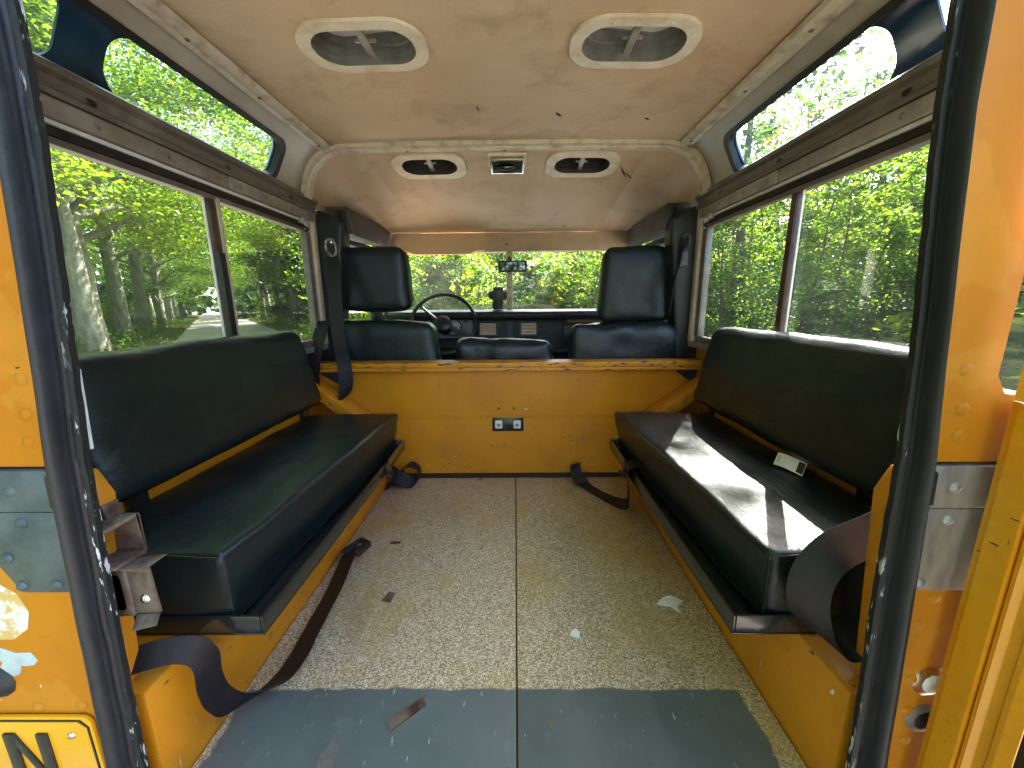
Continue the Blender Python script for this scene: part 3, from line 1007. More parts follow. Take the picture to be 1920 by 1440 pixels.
# door seal and its edge
SEALPATH = [(1.06, .392, .432), (.92, .3845, .426), (.83, .389, .428), (.70, .402, .441), (.58, .416, .455), (.51, .4245, .464), (.36, .436, .475), (.20, .445, .486), (.09, .450, .4925), (-.10, .456, .500)]
def sealx(z, k, s=-1):
    f = min(1.0, max(0.0, (z - .36) / .29))
    if k == 1:
        return seal_raw(z, 1) + (.004 * f + .0015 * (1 - f) if s < 0 else .013 * f)
    return seal_raw(z, 2) - .0135
def seal_raw(z, k):
    for a, b in zip(SEALPATH, SEALPATH[1:]):
        if a[0] >= z >= b[0]:
            f = (a[0] - z) / (a[0] - b[0])
            return a[k] + (b[k] - a[k]) * f
    return SEALPATH[0 if z > .5 else -1][k]
for s in (-1, 1):
    rings, edge = [], []
    for i in range(121):
        z = 1.06 - 1.16 * i / 120
        xi, xo = sealx(z, 1, s), sealx(z, 2, s)
        w = xo - xi
        wob = mnoise.noise(Vector((z * 14, s, 0))) * .0012
        pr = [(xi + .006, .387), (xi + .006, .380), (xi + .010, .3755 + wob), (xi + .25 * w, .373 + wob), (xi + .36 * w, .374), (xi + .42 * w, .3745), (xi + .46 * w, .371 + wob)]
        for q in range(9):
            aa = math.pi * (1 - q / 8)
            pr.append((xi + (.73 + .27 * math.cos(aa)) * w, .3715 - .0125 * math.sin(aa) + wob * .5))
        pr += [(xo, .380), (xo, .387)]
        rings.append([(s * x, y, z) for x, y in pr])
        wob2 = mnoise.noise(Vector((z * 40, s * 3, 1))) * .0015
        edge.append([(s * (xi + wob2), .3790, z), (s * (xi + .0055), .3775, z), (s * (xi + .0055), .3865, z), (s * (xi + .001 + wob2), .3865, z)])
    MB().loft(rings).build('door_seal', 'rubber', car, smooth=True)
    MB().loft(edge).build('seal_edge', 'seal_edge_chipped' if s < 0 else 'seal_edge', car)

# outer rear panels (upper) and tub corners (lower)
def back(u, v, w):
    return (u, .3735 + w, v)
PZ = [1.15, .92, .83, .70, .58, .506]
MB().prism([(-(sealx(z, 2) - .004), z) for z in PZ] + [(-.74, .506), (-.66, 1.15)], back, 0, .02).build('rear_panel', 'yellow_paint_outside', car, bevel=.002)
# right panel with the small corner window
hole = dense(rrect(.503, .66, .575, .98, .022), 48)
mb = MB()
xs_ = lambda z: sealx(z, 2) - .004
def toU(x, z): return (x - xs_(z)) / (.735 - xs_(z))
def panel_fn(u, v, w): return (xs_(v) + (.735 - xs_(v)) * u, .3735 + w, v)
mb.sheet((0, 1, .507, 1.05), [(toU(x, z), z) for x, z in hole], panel_fn, .02, 5)
rpn = mb.build('rear_panel', 'yellow_paint_outside', car)
MB().prism(rrect(.500, .664, .572, .984, .02), back, .009, .013).build('corner_window_pane', 'glass_side', rpn)
LZ = [.456, .36, .28, .20, .09, -.10]
for s in (-1, 1):
    MB().prism([(s * (sealx(z, 2) - .004), z) for z in LZ] + [(s * .75, -.10), (s * .75, .456)], back, 0, .02).build('tub_corner', 'yellow_paint_outside', car, bevel=.002)
    # capping band and corner plate
    m_ = 'galvanised' if s < 0 else 'alloy_capping'
    MB().prism([(s * (sealx(.503, 2) - .002), .503), (s * (sealx(.457, 2) - .002), .4555), (s * .752, .4555), (s * .752, .503)], back, -.003, .02).build('rear_capping', m_, car, bevel=.002)
    MB().prism([(s * .452, .503), (s * .4605, .497), (s * .4625, .462), (s * .452, .459)], back, -.006, -.0035).build('capping_end', 'rubber', car)
    if s < 0:
        poly = [(-(sealx(.455, 2) - .002), .455), (-(sealx(.3565, 2) - .002), .3565), (-.526, .3565), (-.545, .395), (-.75, .395), (-.75, .455)]
    else:
        poly = [(sealx(.455, 2) - .002, .455), (sealx(.3565, 2) - .002, .3565), (.64, .3565), (.64, .455)]
    MB().prism(poly, back, -.0025, -.0003).build('corner_plate', m_, car, bevel=.0015)
RV = [(-.464, .600), (-.469, .563), (-.474, .533), (-.499, .196), (-.553, .195), (.471, .603), (.476, .563), (.479, .535), (.495, .345), (.484, .31), (.492, .235), (.496, .19), (.502, .145)]
for (x, z) in RV:
    stud('rivet', 'paint_rivet', car, (x, .3732, z), (0, -1, 0), .0068, .0022, 'yellow_paint_outside')
for (x, z) in ((-.505, .480), (-.503, .443), (-.53, .40), (-.523, .365), (-.484, .366)):
    stud('rivet', 'plate_rivet', car, (x, .3705, z), (0, -1, 0), .0065, .003, 'galvanised')
for (x, z) in ((.485, .480), (.486, .443), (.472, .366)):
    stud('rivet', 'plate_rivet_bright', car, (x, .3705, z), (0, -1, 0), .0065, .003, 'alloy_capping')
# peeling round sticker, bare patch and lamp on the left tub corner
stud('sticker', 'sticker', car, (-.568, .3732, .33), (0, -1, 0), .040, .0008, 'sticker')
mb = MB()
pl = []
for i in range(22):
    a = 2 * math.pi * i / 22
    r_ = .017 + .006 * math.sin(3 * a + 1) + random.uniform(-.003, .003)
    pl.append((-.565 + r_ * 1.25 * math.cos(a), .262 + r_ * math.sin(a)))
mb.prism(pl, back, -.0006, .001)
mb.build('bare_patch', 'chip_blue', car)
stud('tail_lamp', 'tail_lamp', car, (-.592, .3732, .232), (0, -1, 0), .022, .012, 'rubber')
for (x, z, m_) in ((.514, .232, 'bright_metal'), (.516, .178, 'rail_brown')):
    stud('side_lamp', 'side_lamp_' + m_, car, (x, .3732, z), (0, -1, 0), .021, .004, m_)
    stud('side_lamp', 'side_lamp_core_' + m_, car, (x, .3695, z), (0, -1, 0), .013, .003, 'clip_white' if m_ == 'bright_metal' else 'rubber')

# licence plate
mb = MB()
mb.prism(rrect(-.86, -.486, .078, .186, .012), back, -.006, -.0015)
pla = mb.build('licence_plate', 'plate_yellow', car, bevel=.001)
mb = MB()
mb.ring(dense(rrect(-.8565, -.4895, .0815, .1825, .010), 64), dense(rrect(-.8545, -.4915, .0835, .1805, .009), 64), back, -.0072, -.0058)
mb.build('border_line', 'print_black', pla)
Nx0, Nx1, Nz0, Nz1 = -.5965, -.5425, .085, .163
tw = .0135
mb = MB()
mb.prism([(Nx0, Nz0), (Nx0 + tw, Nz0), (Nx0 + tw, Nz1), (Nx0, Nz1)], back, -.0088, -.0058)
mb.prism([(Nx1 - tw, Nz0), (Nx1, Nz0), (Nx1, Nz1), (Nx1 - tw, Nz1)], back, -.0088, -.0058)
mb.prism([(Nx0 + tw, Nz1), (Nx0 + tw, Nz1 - .019), (Nx1 - tw, Nz0), (Nx1 - tw, Nz0 + .019)], back, -.0086, -.0058)
mb.build('letter_n', 'print_black', pla, bevel=.0006)
stud('screw', 'plate_screw', pla, (-.514, .3672, .159), (0, -1, 0), .0048, .0025, 'bright_metal')

# rusty door catch brackets on the left jamb
def bracket(name, x0, x1, z0, z1, y0, y1, lip):
    mb = MB()
    th = .004
    f = lambda u, v, w: (u, v, w)
    # open box: back plate, top and bottom flanges, inner face with a turned lip
    mb.box(x0, x1, y1 - th, y1, z0, z1)
    mb.box(x0, x1, y0, y1 - th, z1 - th, z1)
    mb.box(x0, x1, y0, y1 - th, z0, z0 + th)
    mb.box(x0, x0 + th, y0, y1 - th, z0 + th, z1 - th)
    if lip:
        mb.hexa([(x1 - th, y0 + .002, z0 + .004), (x1, y0 + .002, z0 + .004), (x1, y1 - th, z0 + .004), (x1 - th, y1 - th, z0 + .004),
                 (x1 - th, y0 + .002, z1 - th), (x1, y0 + .002, z1 - th), (x1, y1 - th, z1 - th), (x1 - th, y1 - th, z1 - th)])
        mb.hexa([(x1 - .002, y0, z0 + .002), (x1 + .020, y0 - .016, z0 + .006), (x1 + .020, y0 - .014, z0 + .009), (x1 - .002, y0 + .003, z0 + .006),
                 (x1 - .002, y0, z1 - .004), (x1 + .016, y0 - .014, z1 - .003), (x1 + .016, y0 - .012, z1), (x1 - .002, y0 + .003, z1)])
        mb.hexa([(x1 + .016, y0 - .012, z1 - .003), (x1 + .032, y0 - .010, z1), (x1 + .032, y0 - .006, z1 + .003), (x1 + .014, y0 - .008, z1),
                 (x1 - .01, y0 + .004, z1 + .0005), (x1 + .02, y0 + .004, z1 + .004), (x1 + .02, y0 + .008, z1 + .006), (x1 - .01, y0 + .008, z1 + .003)])
    return mb.build(name, 'rust_steel', car, bevel=.0015)
bracket('catch_bracket', -.475, -.430, .372, .424, .385, .425, False)
bkf = lambda u, v, w: (u, w, v)
mb = MB()
mb.ring(dense([(-.472, .297), (-.4365, .299), (-.4365, .366), (-.470, .364)], 48), dense(rrect(-.4575, -.4465, .308, .355, .004, 4), 48), bkf, .3995, .4095)
mb.prism([(-.470, .299), (-.438, .301), (-.438, .364), (-.469, .362)], bkf, .4065, .409)
mb.hexa([(-.472, .3995, .3665), (-.4365, .3995, .3685), (-.4365, .425, .372), (-.472, .425, .370), (-.472, .3995, .3695), (-.4365, .3995, .3715), (-.4365, .425, .375), (-.472, .425, .373)])
br2 = mb.build('catch_bracket', 'rust_steel', car, bevel=.0012)
mb = MB()
mb.hexa([(-.4355, .4005, .303), (-.401, .3955, .308), (-.401, .3985, .308), (-.4355, .4035, .303), (-.4355, .4005, .366), (-.404, .3955, .368), (-.404, .3985, .368), (-.4355, .4035, .366)])
mb.hexa([(-.4355, .390, .3685), (-.402, .386, .3705), (-.402, .412, .3705), (-.4355, .412, .3685), (-.4355, .390, .3715), (-.393, .384, .3765), (-.393, .412, .3765), (-.4355, .412, .3715)])
mb.hexa([(-.430, .386, .290), (-.392, .380, .304), (-.396, .384, .3065), (-.432, .390, .2925), (-.434, .3985, .3015), (-.400, .3945, .3075), (-.401, .3975, .3075), (-.434, .4015, .3015)])
mb.build('catch_plate', 'rust_steel', br2, bevel=.001)
stud('bolt', 'catch_bolt', br2, (-.418, .3975, .325), (-.1, -1, 0), .0068, .003, 'bright_metal')
MB().hexa([(-.50, .41, .41), (-.455, .41, .42), (-.455, .43, .42), (-.50, .43, .41), (-.49, .41, .445), (-.458, .41, .440), (-.458, .43, .440), (-.49, .43, .445)]).build('catch_plate', 'rust_steel', car, bevel=.002)

# ---- roof
def vent_hole(cx, cy, w, l, r):
    return dense(rrect(cx - w / 2, cx + w / 2, cy - l / 2, cy + l / 2, r, 8), 64)
def rear_z(x):
    return 1.190 + .010 * (1 - (x / .6) ** 2)
def fmap(u, v, w):       # rear headliner
    return (u, v, rear_z(u) + w)
mb = MB()
VX, VY = .279, .925
for s in (-1, 1):
    u0, u1 = (-.604, 0.0) if s < 0 else (0.0, .604)
    mb.sheet((u0, u1, .36, 1.43), vent_hole(s * VX, VY, .212, .114, .052), fmap, .012, 8)
mb.build('rear_headliner', 'headliner', car, smooth=True)
YB, YF = 1.445, 2.285
BOW = [(.695, 1.035), (.687, 1.075), (.672, 1.115), (.648, 1.150), (.612, 1.176), (.56, 1.190), (.50, 1.1945)]
def liner_z(x, y):
    f = (y - YB) / (YF - YB)
    zb = 1.1945 + .004 * (1 - (x / .5) ** 2) if abs(x) < .5 else 1.1945
    return zb * (1 - f) + 1.062 * f
def lmap(u, v, w):
    return (u, v, liner_z(u, v) + w)
mb = MB()
FVX, FVY = .284, 1.572
for s in (-1, 1):
    u0, u1 = (-.50, 0.0) if s < 0 else (0.0, .50)
    mb.sheet((u0, u1, YB, YF), vent_hole(s * FVX, FVY, .206, .112, .046), lmap, .010, 8)
    rows = []
    for i in range(13):
        f = i / 12
        y = YB + (YF - YB) * f
        fb = 1 - (1 - f) ** 1.6
        rows.append([(s * (x * (1 - f) + (x * .985) * f), y, (z * (1 - fb) + 1.062 * fb) if k < 6 else liner_z(.5, y)) for k, (x, z) in enumerate(BOW)])
    mb.loft(rows, closed=False)
fh = mb.build('front_headliner', 'headliner', car, smooth=True)
# roof vents
def vent(cx, cy, fn, ow, ol, iw, il, dark):
    mb = MB()
    lp = vent_hole(cx, cy, ow, ol, .072 if not dark else .062)
    li = vent_hole(cx, cy, iw, il, .052)
    mb.ring(lp, li, fn, -.007, -.0005, 2)
    o = mb.build('roof_vent', 'vent_white', car, smooth=True)
    mb = MB()
    loops = []
    for (sc, w) in ((1.0, -.006), (.98, .010), (.93, .011), (.93, .026), (.88, .027), (.88, .052)):
        loops.append([fn(cx + (u - cx) * sc, cy + (v - cy) * sc, w) for u, v in li])
    mb.loft(loops, True, False)
    mb.build('vent_throat', 'vent_metal' if not dark else 'dark_gap', o, smooth=True)
    mb = MB()
    tl = lambda u, v, w: fn(u, v, w + (v - cy) * .12)
    mb.prism(vent_hole(cx, cy, iw * .93, il * .95, .04), tl, .054, .058)
    mb.build('vent_flap', 'vent_metal' if not dark else 'black_plastic', o)
    mb = MB()
    mb.hexa([fn(cx - .008, cy - il * .5, .006), fn(cx + .008, cy - il * .5, .006), fn(cx + .008, cy + il * .5, .006), fn(cx - .008, cy + il * .5, .006),
             fn(cx - .008, cy - il * .5, .011), fn(cx + .008, cy - il * .5, .011), fn(cx + .008, cy + il * .5, .011), fn(cx - .008, cy + il * .5, .011)])
    mb.hexa([fn(cx - .022, cy + .006, .010), fn(cx + .022, cy + .006, .010), fn(cx + .022, cy + .012, .010), fn(cx - .022, cy + .012, .010),
             fn(cx - .022, cy + .006, .016), fn(cx + .022, cy + .006, .016), fn(cx + .022, cy + .012, .016), fn(cx - .022, cy + .012, .016)])
    mb.build('vent_latch', 'rail_alloy', o, bevel=.001)
    for k in range(8):
        a = 2 * math.pi * (k + .5) / 8
        u = cx + (ow + iw) / 4 * .98 * math.copysign(abs(math.cos(a)) ** .75, math.cos(a))
        v = cy + (ol + il) / 4 * math.copysign(abs(math.sin(a)) ** .75, math.sin(a))
        stud('screw', 'vent_screw', o, fn(u, v, -.0065), (0, 0, -1), .0042, .0022, 'vent_white' if not dark else 'screw_metal')
for s in (-1, 1):
    vent(s * VX, VY, fmap, .262, .162, .210, .112, False)
for s in (-1, 1):
    vent(s * FVX, FVY, lmap, .268, .172, .204, .110, True)
# tears in the linings
def tear(u, v, L, w_, ang, fn, parent):
    mb = MB()
    pl = []
    c_, s_ = math.cos(ang), math.sin(ang)
    for i in range(9):
        f = i / 8
        x = (f - .5) * L
        y = w_ * math.sin(math.pi * f) + .25 * w_ * random.uniform(-1, 1)
        pl.append((x, y))
    for i in range(8, -1, -1):
        f = i / 8
        pl.append(((f - .5) * L, -w_ * .4 * math.sin(math.pi * f) - .0003))
    mb.prism([(u + x * c_ - y * s_, v + x * s_ + y * c_) for x, y in pl], fn, -.0012, .0)
    mb.build('lining_tear', 'dark_gap', parent)
rh = bpy.data.objects['rear_headliner']
for (u, v, L, w_, a) in ((-.068, 1.20, .030, .003, 1.4), (.160, 1.237, .030, .006, .9), (.42, 1.26, .02, .004, .6)):
    tear(u, v, L, w_, a, fmap, rh)
for (u, v, L, w_, a) in ((.455, 1.63, .100, .005, 1.1), (.485, 1.66, .075, .0028, .9), (.30, 2.20, .02, .006, .2)):
    tear(u, v, L, w_, a, lmap, fh)

# roof bow between the two linings
def bowpts():
    left = [(-x, z) for x, z in BOW]
    return left + [(-.3, 1.1975), (0, 1.1985), (.3, 1.1975)] + [(x, z) for x, z in reversed(BOW)]
mb = MB()
bp = spline([(x, 0, z) for x, z in bowpts()], 5)
for (y0, y1, dz) in ((1.405, 1.425, .012), (1.425, 1.448, .018), (1.448, 1.468, .009)):
    rows = []
    for i, p in enumerate(bp):
        a, b = bp[max(0, i - 1)], bp[min(len(bp) - 1, i + 1)]
        d = (b - a).normalized()
        nrm = Vector((d.z, 0, -d.x))
        if nrm.z > 0 and abs(nrm.z) > .5: nrm = -nrm
        q = p + nrm * dz
        rows.append([(p.x, y0, p.z), (q.x, y0, q.z), (q.x, y1, q.z), (p.x, y1, p.z)])
    mb.loft(rows)
mb.build('roof_bow', 'trim_beige', car, smooth=True)
for x in (-.50, -.33, 0, .33, .50):
    stud('screw', 'bow_screw', car, (x, 1.437, 1.178), (0, 0, -1), .005, .002, 'rail_brown')

# cornice trims along the gutters
for s in (-1, 1):
    mb = MB()
    mb.loft([[(s * .578, y, 1.187), (s * .582, y, 1.178), (s * .594, y, 1.174), (s * .604, y, 1.177), (s * .612, y, 1.170), (s * .620, y, 1.176), (s * .622, y, 1.19), (s * .60, y, 1.195)] for y in (.36, .7, 1.0, 1.2, 1.402)])
    mb.build('cornice_trim', 'trim_beige', car, smooth=True)
    for y in (.62, .86, 1.075, 1.37):
        stud('screw', 'trim_screw', car, (s * .599, y, 1.1745), (0, 0, -1), .0052, .003, 'rail_brown')

# curved roof sides with long skylight windows
def side(s):
    def fn(y, t_, w):
        b = .016 * 4 * t_ * (1 - t_)
        x = .610 + .095 * t_ + b * .8 + w * .82
        z = 1.186 - .144 * t_ + b * .6 + w * .57
        return (s * x, y, z)
    return fn
for s in (-1, 1):
    fn = side(s)
    mb = MB()
    mb.sheet((.36, 1.425, 0, 1), dense(rrect(.48, 1.272, .34, .985, .13), 96), fn, .016, 6)
    # fix: rounded in panel units
    rs = mb.build('roof_side', 'roof_grey', car, smooth=True)
    # black rubber round the opening
    def lp(y0, y1, t0, t1, ry, rt):
        pts = []
        for (cy, ct, a0) in ((y1 - ry, t1 - rt, 0), (y0 + ry, t1 - rt, 90), (y0 + ry, t0 + rt, 180), (y1 - ry, t0 + rt, 270)):
            for i in range(9):
                a = R(a0 + 90 * i / 8)
                pts.append((cy + ry * math.cos(a), ct + rt * math.sin(a)))
        return pts
    mb = MB()
    mb.ring(lp(.46, 1.285, .30, 1.02, .05, .26), lp(.475, 1.265, .385, .975, .04, .20), fn, -.006, .012)
    mb.build('skylight_seal', 'rubber', rs, smooth=True)
    # outer skin with two panes and a dark pillar between
    mb = MB()
    mb.sheet((.44, .748, .25, 1.0), lp(.475, .712, .36, .985, .035, .20), fn, .004, 3)
    mb.sheet((.748, 1.30, .25, 1.0), lp(.788, 1.268, .36, .985, .045, .24), fn, .004, 3)
    for i, v in enumerate(mb.v):
        pass
    off = [(s * .018 * .82, .018 * .57)]
    mb.v = [(x + off[0][0], y, z + off[0][1]) for x, y, z in mb.v]
    mb.build('skylight_pillar', 'blue_trim', rs, smooth=True)
    for (a, b) in ((.465, .722), (.778, 1.275)):
        mb = MB()
        mb.prism(lp(a, b, .34, .99, .04, .2), fn, .024, .027)
        mb.build('skylight_pane', 'glass_roof', rs, smooth=True)

# outer roof
mb = MB()
mb.loft([[(-.76, y, 1.03), (-.70, y, 1.19), (-.62, y, 1.265), (0, y, 1.29), (.62, y, 1.265), (.70, y, 1.19), (.76, y, 1.03), (.735, y, 1.03), (.685, y, 1.18), (.61, y, 1.25), (0, y, 1.275), (-.61, y, 1.25), (-.685, y, 1.18), (-.735, y, 1.03)] for y in (1.30, 2.36)])
mb.build('outer_roof', 'bonnet_paint', car, smooth=True)
mb = MB()
mb.loft([[(-.655, y, 1.225), (0, y, 1.29), (.655, y, 1.225), (.645, y, 1.213), (0, y, 1.275), (-.645, y, 1.213)] for y in (.36, 1.2995)])
mb.build('outer_roof', 'bonnet_paint', car, smooth=True)

# ---- side rails and sliding windows
for s in (-1, 1):
    # upper lip (dark) with oval drain holes
    mb = MB()
    mb.loft([[(s * x, y, z) for x, z in ((.690, 1.046), (.683, 1.040), (.683, 1.030), (.692, 1.024), (.696, 1.008), (.688, 1.003), (.688, .994), (.735, .994), (.735, 1.046))] for y in (.42, .9, 1.30, 1.50)])
    mb.build('rail_lip', 'rail_brown', car)
    for y in (.74, 1.06, 1.34):
        stud('hole', 'rail_hole', car, (s * .6935, y, 1.016), (-s, 0, .2), .009, .0006, 'dark_gap')
    # alloy channel with screws, bright weather strip and dark slot
    for (ya, yb) in ((.42, 1.055), (1.0575, 1.47)):
        MB().box(s * (.692 if ya < 1 else .689), s * .735, ya, yb, .962, .9925).build('window_channel', 'rail_alloy', car, bevel=.002)
    for y in (.60, .74, .88, 1.02, 1.09, 1.20, 1.33, 1.44):
        stud('screw', 'channel_screw', car, (s * (.692 if y < 1.05 else .689), y, .977), (-s, 0, 0), .0055, .002, 'screw_metal')
    MB().box(s * .699, s * .735, .42, 1.46, .953, .960).build('weather_strip', 'weather_strip', car)
    MB().box(s * .704, s * .735, .42, 1.46, .938, .9525).build('window_slot', 'dark_gap', car)
    # window frame
    fr = MB()
    fr.box(s * .706, s * .728, .42, 1.46, .925, .9375)
    fr.box(s * .706, s * .728, .42, 1.46, .523, .545)
    fr.box(s * .704, s * .728, 1.432, 1.462, .545, .925)
    wf = fr.build('side_window', 'rail_brown', car, bevel=.002)
    MB().box(s * .719, s * .7225, .42, 1.020, .540, .930).build('pane', 'glass_lane_side' if s < 0 else 'glass_side', wf)
    MB().box(s * .711, s * .7145, .985, 1.435, .540, .930).build('pane', 'glass_lane_side' if s < 0 else 'glass_side', wf)
    # meeting stile and greenish ground glass edge
    MB().box(s * .705, s * .724, .996, 1.014, .545, .925).build('stile', 'stile_brown', wf, bevel=.001)
    MB().box(s * .7105, s * .7155, .9815, .9845, .545, .925).build('glass_edge', 'weather_strip', wf)
    if s < 0:
        MB().box(s * .700, s * .7045, 1.014, 1.022, .545, .930).build('stile', 'cream_post', wf)
        mb = MB()
        mb.box(s * .692, s * .7045, .984, 1.004, .545, .80)
        mb.build('window_pull', 'black_plastic', wf, bevel=.003)
    # sliding catch at the top front
    mb = MB()
    mb.box(s * .685, s * .704, 1.385, 1.425, .945, .962)
    mb.box(s * .675, s * .690, 1.395, 1.405, .915, .950)
    mb.build('window_catch', 'rail_alloy', wf, bevel=.002)
    stud('catch_knob', 'catch_knob', wf, (s * .684, 1.392, .925), (-s, -.4, 0), .011, .010, 'black_plastic')
    # cream post ahead of the window
    MB().box(s * .694, s * .735, 1.464, 1.492, .523, .992).build('window_post', 'cream_post', car, bevel=.003)
    # vinyl covered pillar
    cushion('pillar_trim', 'trim_vinyl', car, [(s * .660, 1.500, .43), (s * .765, 1.496, .43), (s * .765, 1.58, .43), (s * .660, 1.58, .43),
                                              (s * .604, 1.500, .965), (s * .700, 1.496, 1.012), (s * .700, 1.58, 1.012), (s * .604, 1.58, .965)], .012, 10, .05, .003, s)
    # padded rail over the front door
    MB().hexa([(s * .600, 1.575, .938), (s * .70, 1.575, .938), (s * .70, 2.28, .975), (s * .665, 2.28, .975),
               (s * .612, 1.575, 1.040), (s * .70, 1.575, 1.040), (s * .70, 2.28, 1.075), (s * .662, 2.28, 1.075)]).build('door_rail', 'rail_vinyl', car, bevel=.006)
    MB().hexa([(s * .590, 1.545, .935), (s * .625, 1.545, .935), (s * .625, 1.574, .935), (s * .590, 1.574, .935),
               (s * .606, 1.545, 1.022), (s * .640, 1.545, 1.022), (s * .640, 1.574, 1.022), (s * .606, 1.574, 1.022)]).build('door_rail_end', 'black_plastic', car, bevel=.003)
    # front door
    dr = MB()
    dr.box(s * .715, s * .745, 1.56, 2.31, -.05, .545)
    dr.box(s * .706, s * .735, 1.58, 2.29, .935, .964)
    dr.box(s * .706, s * .735, 1.58, 1.605, .545, .935)
    dr.box(s * .706, s * .735, 2.265, 2.29, .545, .935)
    d_ = dr.build('front_door', 'dash_black', car, bevel=.003)
    MB().box(s * .722, s * .726, 1.60, 2.27, .54, .94).build('pane', 'glass_side', d_)
    # windscreen pillar
    MB().box(s * .655, s * .73, 2.305, 2.375, .50, 1.06).build('screen_pillar', 'roof_grey', car, bevel=.004)
    # outer upper side below the gutter, front wing
    MB().box(s * .48, s * .78, 2.42, 3.55, -.15, .545).build('front_wing', 'yellow_paint_outside', car, bevel=.03)
    # floor of the cab
MB().box(-.74, .74, 1.4625, 2.36, -.10, -.03).build('cab_floor', 'dash_black', car)
MB().box(-.70, .70, 2.36, 2.40, -.10, .59).build('scuttle', 'dash_black', car)

# header and windscreen
MB().hexa([(-.675, 2.30, .955), (.675, 2.30, .965), (.675, 2.37, .965), (-.675, 2.37, .955), (-.68, 2.286, 1.064), (.68, 2.286, 1.064), (.68, 2.37, 1.075), (-.68, 2.37, 1.075)]).build('header_panel', 'headliner', car, bevel=.006)
mb = MB()
mb.box(-.675, .675, 2.325, 2.375, .595, .635)
mb.box(-.018, .018, 2.32, 2.345, .635, .958)
ws = mb.build('windscreen', 'vent_white', car, bevel=.003)
for (x0, x1) in ((-.66, -.016), (.016, .66)):
    MB().box(x0, x1, 2.332, 2.337, .63, .97).build('pane', 'glass_screen', ws)
for z in (.70, .76, .84):
    stud('screw', 'post_screw', ws, (0.0, 2.3195, z), (0, -1, 0), .004, .0015, 'dark_gap')
stud('screw', 'header_screw', car, (-.015, 2.295, 1.0), (0, -1, 0), .006, .002, 'dark_gap')

# bonnet
mb = MB()
rows = []
for i in range(9):
    y = 2.42 + 1.15 * i / 8
    rows.append([(x, y, .605 + zz - .02 * (i / 8)) for x, zz in ((-.50, -.03), (-.42, .01), (-.31, .022), (-.25, .052), (-.12, .066), (0, .070), (.12, .066), (.25, .052), (.31, .022), (.42, .01), (.50, -.03))])
mb.loft(rows, closed=False)
mb.build('bonnet', 'bonnet_paint', car, smooth=True)
MB().box(-.5, .5, 3.57, 3.6, -.1, .56).build('front_grille', 'rail_alloy', car)

# open rear door, hinged on the right jamb and swung square to the body
mb = MB()
mb.box(.503, 0.513, .330, .352, -.12, .574)
mb.box(.509, .547, .352, .362, -.12, .574)
mb.loft([[(0.5132, .3298, z), (0.5070, .3275, z), (0.5065, .324, z), (0.5120, .3205, z), (0.5132, .313, z), (0.5105, .310, z), (0.5105, .3055, z), (0.5270, .3035, z), (0.5270, .3298, z)] for z in (-.12, .574)])
door = mb.build('rear_door', 'yellow_paint_door_lifted', car, smooth=True)
mb = MB()
mb.loft([[(0.4960, .352, z + .0 * z), (0.5065, .352, z), (0.5190, .335, z), (0.5190, .318, z), (0.5100, .314, z), (0.5020, .335, z)] for z in (.577, .80, 1.05)])
mb.build('window_frame', 'yellow_paint_door_lifted', door)
MB().box(.5275, .542, -.48, .3030, -.12, .572).build('door_panel', 'dash_black', door)
MB().box(.522, .526, -.45, .316, .60, 1.05).build('pane', 'glass_side', door)
MB().box(.510, .557, -.48, -.43, -.12, .574).build('door_stile', 'yellow_paint_door_lifted', door)
# ================================================================= DASH
mb = MB()
mb.loft([[(x, y, z) for y, z in ((2.10, .585), (2.095, .612), (2.11, .628), (2.15, .634), (2.32, .636), (2.32, .58))] for x in (-.66, 0, .66)])
dash = mb.build('dashboard', 'dash_black', car, bevel=.004)
MB().box(-.66, .66, 2.185, 2.30, .30, .58).build('dash_face', 'dash_black', dash)
MB().box(-.66, .66, 2.10, 2.20, .40, .425).build('parcel_shelf', 'dash_black', dash, bevel=.004)
for (x0, x1, z0, z1) in ((-.165, -.075, .500, .565), (.065, .150, .500, .565)):
    mb = MB()
    loop_o = rrect(x0 - .018, x1 + .018, z0 - .016, z1 + .012, .008)
    loop_i = rrect(x0, x1, z0, z1, .004)
    mb.ring(loop_o, loop_i, lambda u, v, w: (u, 2.165 + w, v), 0, .02)
    mb.build('vent_surround', 'black_plastic', dash, bevel=.001)
    for k in range(4):
        za = z0 + (z1 - z0) * k / 4
        MB().hexa([(x0, 2.170, za), (x1, 2.170, za), (x1, 2.184, za + .004), (x0, 2.184, za + .004), (x0, 2.172, za + .013), (x1, 2.172, za + .013), (x1, 2.1845, za + .015), (x0, 2.1845, za + .015)]).build('vent_blade', 'dash_trim', dash)
MB().box(-.018, .018, 2.150, 2.184, .40, .583).build('dash_post', 'rail_vinyl', dash, bevel=.003)
for x in (-.055, .175, .200):
    for z in (.515, .54, .56):
        MB().box(x - .008, x + .008, 2.168, 2.184, z, z + .014).build('switch', 'black_plastic', dash, bevel=.001)
MB().box(.60 - .28, .66 - .02, 2.162, 2.184, .565, .583).build('dash_strip', 'dash_trim', dash)
MB().box(.30, .62, 2.165, 2.184, .44, .55).build('glove_tray', 'dash_black', dash, bevel=.004)
mb = MB()
mb.prism(rrect(-.52, -.20, .485, .60, .02), lambda u, v, w: (u, w, v), 2.12, 2.18)
bin_ = mb.build('instrument_panel', 'panel_grey', dash, bevel=.003)
